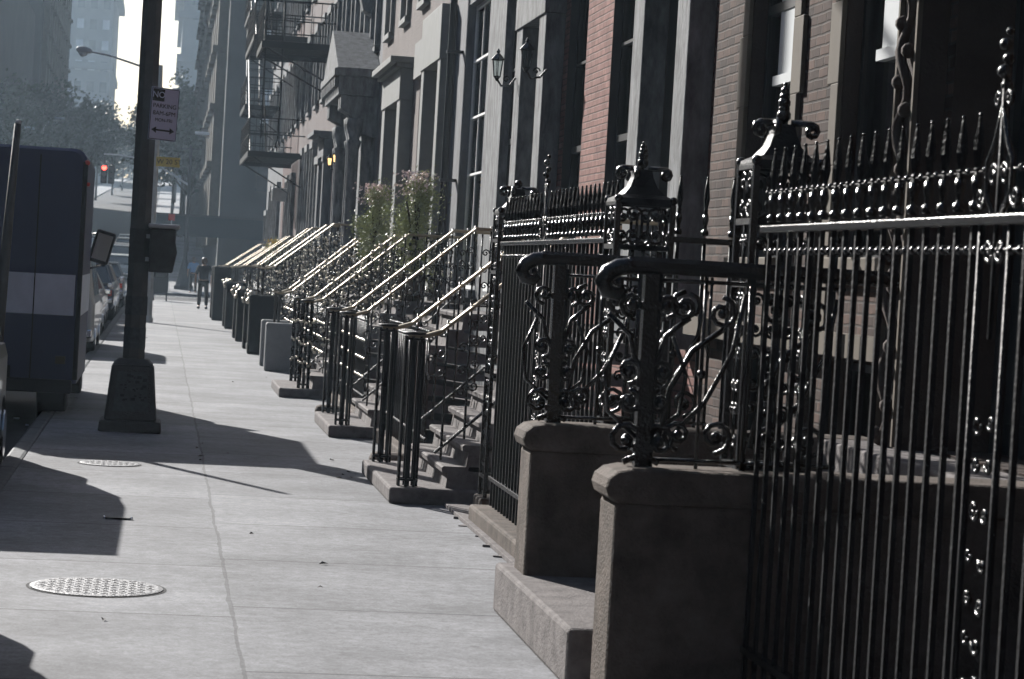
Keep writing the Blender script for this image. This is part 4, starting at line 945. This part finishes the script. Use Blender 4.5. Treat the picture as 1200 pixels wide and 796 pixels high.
# ------------------------------------------------------------------ vehicles
def wheel(parent, x, y, r=.33, w_=.2):
    g = MB(); g.tube([(x - w_ / 2, y, r), (x + w_ / 2, y, r)], r, 20); o = g.build('wheel', M['rubber'], parent, bevel=.02)
    s = 1 if x > 0 else -1
    MB().tube([(x + s * (w_ / 2 + .002), y, r), (x + s * (w_ / 2 + .02), y, r)], r * .58, 16).build('hubcap', M['chrome'], o)
def sec_body(sections, mb, mi=0):
    """loft rings of equal length"""
    base = len(mb.v); n = len(sections[0])
    for s in sections: mb.v += s
    for i in range(len(sections) - 1):
        for j in range(n): mb.f.append((base + i * n + j, base + i * n + (j + 1) % n, base + (i + 1) * n + (j + 1) % n, base + (i + 1) * n + j)); mb.m.append(mi)
    mb.f.append(tuple(base + j for j in range(n))[::-1]); mb.m.append(mi); mb.f.append(tuple(base + (len(sections) - 1) * n + j for j in range(n))); mb.m.append(mi)
def make_car(paint, label, loc, rz=0, wagon=False):
    """front toward +y, length 4.9"""
    t = thing('parked_car', label, 'car', loc, rz, 'cars parked along the kerb')
    g = MB()
    def ring(y, hw, z0, z1): return [(-hw * .92, y, z0), (hw * .92, y, z0), (hw, y, z0 + .12), (hw, y, z1 - .14), (hw * .93, y, z1 - .02), (hw * .8, y, z1), (-hw * .8, y, z1), (-hw * .93, y, z1 - .02), (-hw, y, z1 - .14), (-hw, y, z0 + .12)]
    sec_body([ring(-2.45, .82, .38, .78), ring(-2.38, .88, .3, .88), ring(-1.5, .91, .25, .93), ring(0, .92, .24, .95), ring(1.2, .91, .25, .93), ring(2.3, .88, .3, .84), ring(2.42, .82, .36, .74)], g)
    body = g.build('body', paint, t, bevel=.02)
    rb = -2.1 if wagon else -1.45
    def cab(y, hw, z): return [(-hw, y, z), (hw, y, z)]
    g = MB(); zb, zt = .93, 1.36
    A = [(-.8, rb - .35, zb), (.8, rb - .35, zb), (.8, 1.05, zb), (-.8, 1.05, zb)]; B = [(-.62, rb + .12, zt), (.62, rb + .12, zt), (.62, .35, zt), (-.62, .35, zt)]
    n = len(g.v); g.v += A + B
    for q in ((0, 1, 5, 4), (1, 2, 6, 5), (2, 3, 7, 6), (3, 0, 4, 7)): g.f.append(tuple(n + i for i in q)); g.m.append(0)
    g.build('windows', M['carglass'], t)
    g = MB(); g.box(-.64, .64, rb + .08, .39, zt - .005, zt + .05)
    for (a, b) in ((0, 4), (1, 5), (2, 6), (3, 7)): 
        P0, P1 = (A + B)[a], (A + B)[b]; g.tube([P0, P1], .035, 5)
    for s in (-1, 1): g.tube([(s * .8, -.2, zb), (s * .625, -.2, zt)], .035, 5)
    g.build('roof', paint, t, bevel=.02)
    for sy in (-1, 1): MB().box(-.86, .86, sy * 2.5 - .06, sy * 2.5 + .06, .42, .56).build('bumper', M['chrome'], t, bevel=.03)
    for sx in (-1, 1):
        MB().box(sx * .68 - .14, sx * .68 + .14, -2.47, -2.452, .62, .76).build('tail_light', M['redlens'], t)
        MB().tube([(sx * .64, 2.42, .64), (sx * .64, 2.45, .64)], .1, 14).build('headlight', M['chrome'], t)
        MB().box(sx * .925 - .004, sx * .925 + .004, -2.2, 2.2, .62, .65).build('side_trim', M['chrome'], t)
        m_ = MB().box(sx * 1.0 - .06, sx * 1.0 + .06, .75, .83, .95, 1.05).build('wing_mirror', M['chrome'], t, bevel=.02)
        wheel(t, sx * .8, 1.5); wheel(t, sx * .8, -1.5)
    return t
def paint(name, c, r=.3): return mat(name, c, r, spec=.7, coat=.6)
P_ = [paint('grey_car_paint', (.16, .17, .18)), paint('dark_red_car_paint', (.09, .015, .015)), paint('pale_car_paint', (.4, .41, .4)), paint('dark_blue_car_paint', (.02, .03, .06)), paint('black_car_paint', (.008, .008, .009)), paint('tan_car_paint', (.25, .2, .14))]
cars = []
cl_ = ['grey parked sedan just past the pale van', 'dark red sedan parked second past the pale van', 'pale sedan parked third past the pale van', 'dark blue wagon parked fourth past the pale van', 'black sedan parked fifth past the pale van', 'tan sedan parked sixth past the pale van', 'grey sedan parked nearest the crossing']
for i, y in enumerate((50.6, 56.0, 61.6, 67.2, 72.6, 78.4, 84.0)):
    cars.append(make_car(P_[(i * 2 + 2) % 6] if 0 else P_[i % 6], cl_[i], (-2.1 - .07 * (i % 3), y, -.13), wagon=(i == 3))); cars[-1].scale = (1, 1, (1.0, 1.06, .94, 1.1, .97, 1.03, 1.08)[i])
ford = ['nearest', 'second', 'third', 'fourth', 'fifth', 'sixth', 'seventh', 'eighth', 'ninth', 'tenth']
for i in range(9):
    y = 128 + i * 7.2
    dup(cars[i % 6], (-9.0, y, zg(y) - .13), f'{ford[i]} car parked along the left kerb past the crossing', rz=math.pi).rotation_euler = (R(-2.29), 0, math.pi)
for i in range(5):
    y = 124 + i * 7.4
    dup(cars[(i + 2) % 6], (-2.1, y, zg(y) - .13), f'{ford[i]} car parked along the right kerb past the crossing').rotation_euler = (R(2.29), 0, 0)
# oncoming car with a lit headlamp
t = dup(cars[2], (-3.9, 150, zg(150) - .13), 'oncoming car with a glowing headlight beyond the crossing', rz=math.pi); t.rotation_euler = (R(-2.29), 0, math.pi); t.name = 'oncoming_car'; t['group'] = ''
del t['group']
MB().tube([(-.64, 2.452, .64), (-.64, 2.47, .64)], .1, 12).build('headlight', M['lamp'], t, label='glowing headlight')

# blue truck: box 3 m long, low cab ahead
t = thing('box_truck', 'dark blue parked box truck with a broad white stripe across its back', 'truck', (-1.93, 25.0, -.13))
def boxring(y, i=0.0):
    hw = 1.12 - i; z0 = .46; z1 = 2.88 - i; c = .13
    pts = [(-hw, y, z0), (hw, y, z0)]
    for k in range(5): a = k * math.pi / 8; pts.append((hw - c + c * math.cos(a), y, z1 - c + c * math.sin(a)))
    for k in range(5): a = math.pi / 2 + k * math.pi / 8; pts.append((-hw + c + c * math.cos(a), y, z1 - c + c * math.sin(a)))
    return pts
g = MB(); sec_body([boxring(0, .03), boxring(.04), boxring(2.9), boxring(2.95, .04)], g); g.build('box_body', M['blue'], t, smooth=False)
MB().box(-1.06, 1.06, -.006, -.0005, 1.16, 1.58).build('white_stripe', M['white'], t)
for s in (-1, 1): MB().box(s * 1.1235 - .003, s * 1.1235 + .003, .1, 2.85, 1.16, 1.58).build('white_stripe', M['white'], t)
MB().box(-1.13, -1.08, -.02, .03, .5, 2.75).build('corner_rail', M['iron_rough'], t, bevel=.01)
MB().box(1.08, 1.13, -.02, .03, .5, 2.75).build('corner_rail', M['iron_rough'], t, bevel=.01)
for xx in (0, .65): MB().box(xx - .006, xx + .006, -.012, -.0065, .5, 2.8).build('door_seam', M['ink'], t)
g = MB(); g.tube([(.1, -.03, 1.0), (.1, -.03, 1.14)], .015, 6); g.build('door_handle', M['chrome'], t)
MB().box(-1.08, 1.08, -.1, -.02, .36, .5).build('rear_bumper', M['iron_rough'], t, bevel=.02)
MB().box(-.45, .45, 0, 4.8, .45, .62).build('chassis', M['iron_rough'], t)
for s in (-1, 1):
    MB().box(s * .95 - .05, s * .95 + .05, -.03, -.008, .66, .74).build('tail_light', M['darklens'], t)
    MB().ball((s * 1.12, 0, 2.74), .03).build('marker_light', M['redlens'], t); MB().ball((s * 1.14, 0, 2.52), .022).build('marker_light', M['redlens'], t)
    wheel(t, s * .85, .9, .4, .3); wheel(t, s * .92, 4.3, .4, .24)
MB().box(-.35, .35, -.028, -.002, .68, .83).build('licence_plate', M['white'], t)
g = MB(); g.prism([(2.98, .5), (4.95, .5), (4.95, 1.2), (4.05, 1.35), (3.7, 2.05), (2.98, 2.1)], 'x', -.98, .98); cab = g.build('cab', M['blue'], t, bevel=.05)
MB().box(-.985, .985, 3.1, 3.6, 1.4, 1.95).build('side_window', M['carglass'], t)
mi_ = MB().box(-.115, .115, -.03, .03, -.19, .19).build('mirror', M['iron_rough'], t, bevel=.05); mi_.location = (1.25, 2.69, 1.89); mi_.rotation_euler = (0, R(14), 0)
MB().box(-.085, .085, -.038, -.031, -.15, .15).build('mirror_glass', M['chrome'], mi_)
MB().tube([(.98, 3.1, 1.6), (1.25, 2.72, 1.68), (1.25, 2.7, 1.74)], .012, 6).tube([(.98, 3.1, 2.0), (1.25, 2.73, 2.06)], .012, 6).build('mirror_arm', M['iron'], t)

# near black van (mostly outside the frame)
def van(loc, label, L=3.9, nose=.9, h=1.62, paint_=None):
    t = thing('parked_van', label, 'van', loc)
    g = MB()
    def ring(y, top, hw=.92): return [(-hw, y, .3), (hw, y, .3), (hw, y, .95), (hw * .97, y, 1.05), (hw * .86, y, top - .1), (hw * .78, y, top), (-hw * .78, y, top), (-hw * .86, y, top - .1), (-hw * .97, y, 1.05), (-hw, y, .95)]
    sec_body([ring(0, h - .25, .88), ring(.25, h), ring(L - .6, h + .01), ring(L - .2, h - .05), ring(L + .3, 1.16), ring(L + nose, 1.08, .9), ring(L + nose + .08, .98, .84)], g)
    g.build('body', paint_ or P_[4], t, bevel=.03)
    for s in (-1, 1):
        g = MB()
        for a, b in ((.4, 1.5), (1.6, 2.6), (2.7, 3.3)): g.face([(s * .90, a, 1.08), (s * .90, b, 1.08), (s * .80, b - .05, h - .14), (s * .80, a + .05, h - .14)])
        g.build('side_window', M['carglass'], t)
        MB().box(s * .7 - .1, s * .7 + .1, -.03, -.002, .7, .9).build('tail_light', M['redlens'], t); wheel(t, s * .82, .9); wheel(t, s * .82, L + .1)
    MB().box(-.7, .7, -.02, .12, 1.08, h - .33).build('rear_window', M['carglass'], t); MB().box(-.9, .9, -.14, -.01, .38, .52).build('bumper', M['chrome'], t, bevel=.02)
    return t
v1 = van((-2.12, 16.15, -.13), 'black van parked at the left edge behind the blue truck', L=3.4, nose=.3)
van((-2.0, 41.0, -.13), 'pale grey parked van seen between the truck and the nearest pole', L=3.4, nose=1.0, h=1.85, paint_=P_[2])
dup(v1, (-2.1, 8.25, -.13), 'black van parked nearest the camera at the lower left, just outside the view')

# ------------------------------------------------------------------ people
def person(x, y, label, shirt, trouser, h=1.72, pack=False, flip=1):
    t = thing('person', label, 'person', (x, y, 0))
    k = h / 1.72
    J = {'pelvis': (0, 0, .93, .135), 'waist': (0, .0, 1.08, .12), 'chest': (0, 0, 1.3, .15), 'neck0': (0, 0, 1.44, .07), 'neck': (0, 0, 1.5, .052), 'head': (0, -.01, 1.58, .08), 'crown': (0, 0, 1.68, .07),
         'ls': (-.19, 0, 1.4, .06), 'le': (-.26, .03, 1.14, .043), 'lw': (-.27, -.05, .92, .03), 'lh': (-.265, -.07, .84, .03), 'rs': (.19, 0, 1.4, .06), 're': (.27, .04, 1.13, .043), 'rw': (.25, -.08, .93, .03), 'rh': (.24, -.1, .85, .03),
         'lhip': (-.095, 0, .87, .095), 'lk': (-.11, -.03, .5, .065), 'la': (-.12, .02, .1, .05), 'lt': (-.13, -.14, .045, .04), 'rhip': (.095, 0, .87, .095), 'rk': (.12, .02, .5, .065), 'ra': (.13, .1, .1, .05), 'rt': (.14, -.06, .045, .04)}
    E = [('pelvis', 'waist'), ('waist', 'chest'), ('chest', 'neck0'), ('neck0', 'neck'), ('neck', 'head'), ('head', 'crown'), ('chest', 'ls'), ('ls', 'le'), ('le', 'lw'), ('lw', 'lh'), ('chest', 'rs'), ('rs', 're'), ('re', 'rw'), ('rw', 'rh'),
         ('pelvis', 'lhip'), ('lhip', 'lk'), ('lk', 'la'), ('la', 'lt'), ('pelvis', 'rhip'), ('rhip', 'rk'), ('rk', 'ra'), ('ra', 'rt')]
    names = list(J)
    def skin(name, sel, mt, grow):
        vs_ = [n for n in names if n in sel]; ed = [(vs_.index(a), vs_.index(b)) for a, b in E if a in sel and b in sel]
        me = bpy.data.meshes.new(name); me.from_pydata([tuple(c * k for c in J[n][:3]) for n in vs_], ed, []); me.materials.append(mt)
        o = bpy.data.objects.new(name, me); COL.objects.link(o); o.parent = t
        s = o.modifiers.new('skin', 'SKIN'); s.use_smooth_shade = True; sv = me.skin_vertices[0].data
        for i, n in enumerate(vs_): r_ = J[n][3] * k + grow; sv[i].radius = (r_, r_ * .8); sv[i].use_root = (i == 0)
        o.modifiers.new('sub', 'SUBSURF').levels = 1; o.modifiers['sub'].render_levels = 1
        return o
    skin('body', names, M['skin'], 0)
    skin('shirt', ['pelvis', 'waist', 'chest', 'neck0', 'ls', 'le', 'rs', 're'], M[shirt], .035)
    skin('trousers', ['pelvis', 'lhip', 'lk', 'la', 'rhip', 'rk', 'ra'], M[trouser], .03)
    MB().lathe([(.05, 1.49), (.094, 1.53), (.105, 1.61), (.09, 1.69), (.045, 1.73), (.01, 1.735)], 12, (0, .015, 0)).build('hair', M['hair'], t, smooth=True)
    for s in (-1, 1):
        MB().box(s * .13 - .05, s * .13 + .05, (-.2 if s < 0 else -.12), (.09 if s < 0 else .17), 0, .085).build('shoe', M['darkpaint'], t, bevel=.03)
        g = MB(); c = J['lh' if s < 0 else 'rh']
        for f_ in range(4): g.tube([(c[0] + s * .005, c[1] - .03 + f_ * .018, c[2] - .01), (c[0], c[1] - .035 + f_ * .019, c[2] - .07), (c[0] - s * .02, c[1] - .035 + f_ * .019, c[2] - .1)], [.01, .009, .007], 5)
        g.tube([(c[0], c[1] - .04, c[2] + .03), (c[0] - s * .03, c[1] - .06, c[2] - .02)], [.011, .008], 5)
        g.build('fingers', M['skin'], t)
    MB().box(-.14, .14, -.115, .115, .985, 1.02).build('belt', M['darkpaint'], t, bevel=.02)
    return t
person(1.42, 81.0, 'person in a dark shirt and khaki trousers standing at the end of the sidewalk', 'shirt', 'trouser')
person(1.5, 113.6, 'person in a light blue shirt farther off beyond the first', 'bluecloth', 'trouser')
person(.1, 114.2, 'person in dark clothes standing at the far corner behind the pole', 'shirt', 'shirt')

# ------------------------------------------------------------------ fire escapes
def fire_escape(y0, y1, levels, x0, x1, label, drop=True):
    t = thing('fire_escape', label, 'fire escape', (0, y0, 0)); L = y1 - y0
    for li_, z in enumerate(levels):
        g = MB()
        g.box(x0, x1, 0, .04, z - .14, z + .02); g.box(x0, x1, L - .04, L, z - .14, z + .02); g.box(x0, x0 + .05, .04, L - .04, z - .14, z + .02)
        k = 0
        while k * .14 < L - .2: g.box(x0 + .05, x1, .08 + k * .14, .12 + k * .14, z - .02, z); k += 1
        g.build('platform', M['iron_rough'], t)
        g = MB()
        for zz in (z + .95, z + .5): g.tube([(x1, .02, zz), (x0 + .02, .02, zz), (x0 + .02, L - .02, zz), (x1, L - .02, zz)], .018, 5)
        n = int(L / .16)
        for i in range(n + 1): g.tube([(x0 + .02, .02 + i * (L - .04) / n, z), (x0 + .02, .02 + i * (L - .04) / n, z + .95)], .011, 4)
        for yy in (.02, L - .02):
            for i in range(8): g.tube([(x0 + (x1 - x0) * i / 8, yy, z), (x0 + (x1 - x0) * i / 8, yy, z + .95)], .011, 4)
        g.build('railing', M['iron_rough'], t)
        g = MB()
        for yy in (.3, L - .3): MB().tube([(x0 + .1, yy, z - .1), (x1, yy, z - .95)], .022, 5).build('bracket', M['iron_rough'], t)
        g = MB(); zt = levels[li_ + 1] if li_ + 1 < len(levels) else z + 3.1; xm = x0 + .3
        for e in (-.22, .22): g.tube([(xm + e, .5, z), (xm + e, L - .6, zt)], .022, 5)
        for i in range(13): q = i / 12; g.tube([(xm - .22, .5 + (L - 1.1) * q, z + (zt - z) * q), (xm + .22, .5 + (L - 1.1) * q, z + (zt - z) * q)], .014, 4)
        g.build('stair', M['iron_rough'], t)
    if drop:
        g = MB(); z = levels[0]
        for e in (0, .4): g.tube([(x0 + .1 + e, .3, z - 2.2), (x0 + .1 + e, .3, z + 1.0)], .02, 5)
        for i in range(10): g.tube([(x0 + .1, .3, z - 2.1 + i * .3), (x0 + .5, .3, z - 2.1 + i * .3)], .013, 4)
        g.build('drop_ladder', M['iron_rough'], t)
fire_escape(55.2, 58.4, (6.75, 9.9), 2.0, 3.78, 'nearer black iron fire escape high on the plain house past the pediment portal')
fire_escape(67.0, 74.0, (4.75, 8.0, 11.2), 2.2, 3.78, 'farther black iron fire escape hanging low over the far stoops', drop=False)
fire_escape(82.0, 87.0, (7.0, 10.2, 13.4), 2.5, 3.78, 'farthest iron fire escape on the corner house', drop=False)
# window air conditioners and boxes
for x, y, z, l in ((3.55, 74.4, 3.6, 'grey air conditioner box sticking out of a far window'), (3.5, 60.0, 1.9, 'grey metal box projecting at the foot of a far window')):
    t = thing('air_conditioner', l, 'air conditioner', (x, y, z)); MB().box(-.3, .22, -.3, .3, 0, .4).build('case', M['galv'], t, bevel=.02)
    g = MB()
    for i in range(7): g.box(-.306, -.301, -.26, .26, .05 + i * .045, .07 + i * .045)
    g.build('grille', M['ink'], t)

# ------------------------------------------------------------------ towers beyond
def tower(x0, x1, y0, y1, h, m_, label, rows, cols, side='', ww=1.2, wh=1.7, z0=8, setbacks=(), cornice_z=(), flip=False, dy=3.3):
    t = thing('tower_block', label, 'building', (x0, y0, zg(y0) - 1)); W, D = x1 - x0, y1 - y0
    g = MB(); g.box(0, W, 0, D, 0, h)
    g.build('wall', m_, t)
    if cornice_z:
        g = MB()
        for z, p in cornice_z: g.box(-p if flip else .1, W + p if not flip else W - .1, -p, D, z, z + 1.6)
        g.build('cornice', m_, t)
    for (a, b, z1, z2) in setbacks: MB().box(a, b, .5, D, z1, z2).build('roof_house', m_, t)
    wm = MB(); wm.box(-ww / 2, ww / 2, -.02, .12, 0, wh); w0 = None; wp = None; n = 0; rnd = random.Random(len(label))
    wm.box(-ww / 2 - .1, ww / 2 + .1, -.15, -.02, -.15, 0)
    for r_ in range(rows):
        for c in range(cols):
            if n >= 100: break
            px = W * (c + .5) / cols; z = z0 + r_ * dy
            pale = rnd.random() < .45
            if w0 is None: w0 = wm.build('window', M['towerglass'], t); w0.location = (px, -.0, z); 
            elif pale and wp is None:
                q = MB(); q.box(-ww / 2, ww / 2, -.02, .12, 0, wh); wp = q.build('window', M['paleblind'], t); wp.location = (px, 0, z)
            else: inst(wp if (pale and wp) else w0, t, (px, 0, z))
            n += 1
    if side:   # bays on the street face
        s = 0 if side == 'l' else W; sg = -1 if side == 'l' else 1
        k = 0; y = 3
        while y < D - 3:
            g = MB(); g.box(min(s, s + sg * .5), max(s, s + sg * .5), y, y + 2.2, 3, h - 3)
            for z in range(4, int(h) - 3, 3): g.box(min(s, s + sg * .75), max(s, s + sg * .75), y - .1, y + 2.3, z, z + .35)
            g.build('bay', M['quoin'], t); y += 5.5
    return t
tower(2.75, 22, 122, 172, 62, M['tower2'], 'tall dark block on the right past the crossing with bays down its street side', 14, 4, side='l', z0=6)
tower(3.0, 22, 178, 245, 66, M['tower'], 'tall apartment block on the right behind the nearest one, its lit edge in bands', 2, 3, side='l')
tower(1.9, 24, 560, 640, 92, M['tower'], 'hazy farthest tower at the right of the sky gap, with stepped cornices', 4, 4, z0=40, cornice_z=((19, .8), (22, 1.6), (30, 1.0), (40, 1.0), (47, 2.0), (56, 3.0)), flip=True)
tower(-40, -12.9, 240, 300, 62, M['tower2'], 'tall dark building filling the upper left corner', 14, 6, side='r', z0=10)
tower(-36, -13.6, 540, 600, 96, M['tower'], 'pale hazy high-rise with rows of windows left of the sky gap', 12, 8, z0=12, ww=1.5, wh=2.1, dy=4.6, cornice_z=((26, .5), (44, 1.4)))
tower(-30, -13.4, 112.5, 128, 6, M['tower2'], 'low shop building on the left just past the crossing', 1, 4, z0=2)
tower(-40, -13.3, 168, 236, 23, M['tower2'], 'long dark block on the left past the crossing, hidden behind the truck', 4, 5, z0=4)  # mostly hidden block, added and sized to throw shade on the far road
rnd = random.Random(77)
def fw():
    x = rnd.uniform(-90, 60); return Vector((x, rnd.uniform(660, 700), 22 + rnd.random() * (11 + 3 * math.sin(x * .3) + 2 * math.sin(x * .9))))
o = leafcloud(16000, fw, .8, rnd).build('far_wood', M['leaf']); tag(o, 'far hazy mass of trees closing the end of the street', 'trees'); o['kind'] = 'stuff'

# ------------------------------------------------------------------ haze
g = MB(); g.box(-420, 420, -40, 720, -1.5, 125)
hz = g.build('haze', M['glass']); hz.data.materials.clear()
hm = bpy.data.materials.new('haze'); hm.use_nodes = True; n = hm.node_tree; n.nodes.clear()
o_ = n.nodes.new('ShaderNodeOutputMaterial'); pv = n.nodes.new('ShaderNodeVolumePrincipled'); pv.inputs['Color'].default_value = (.64, .82, 1, 1); pv.inputs['Density'].default_value = .00034; pv.inputs['Anisotropy'].default_value = .45
n.links.new(pv.outputs[0], o_.inputs['Volume']); hz.data.materials.append(hm); hz['kind'] = 'stuff'; hz['label'] = 'pale blue haze filling the street'
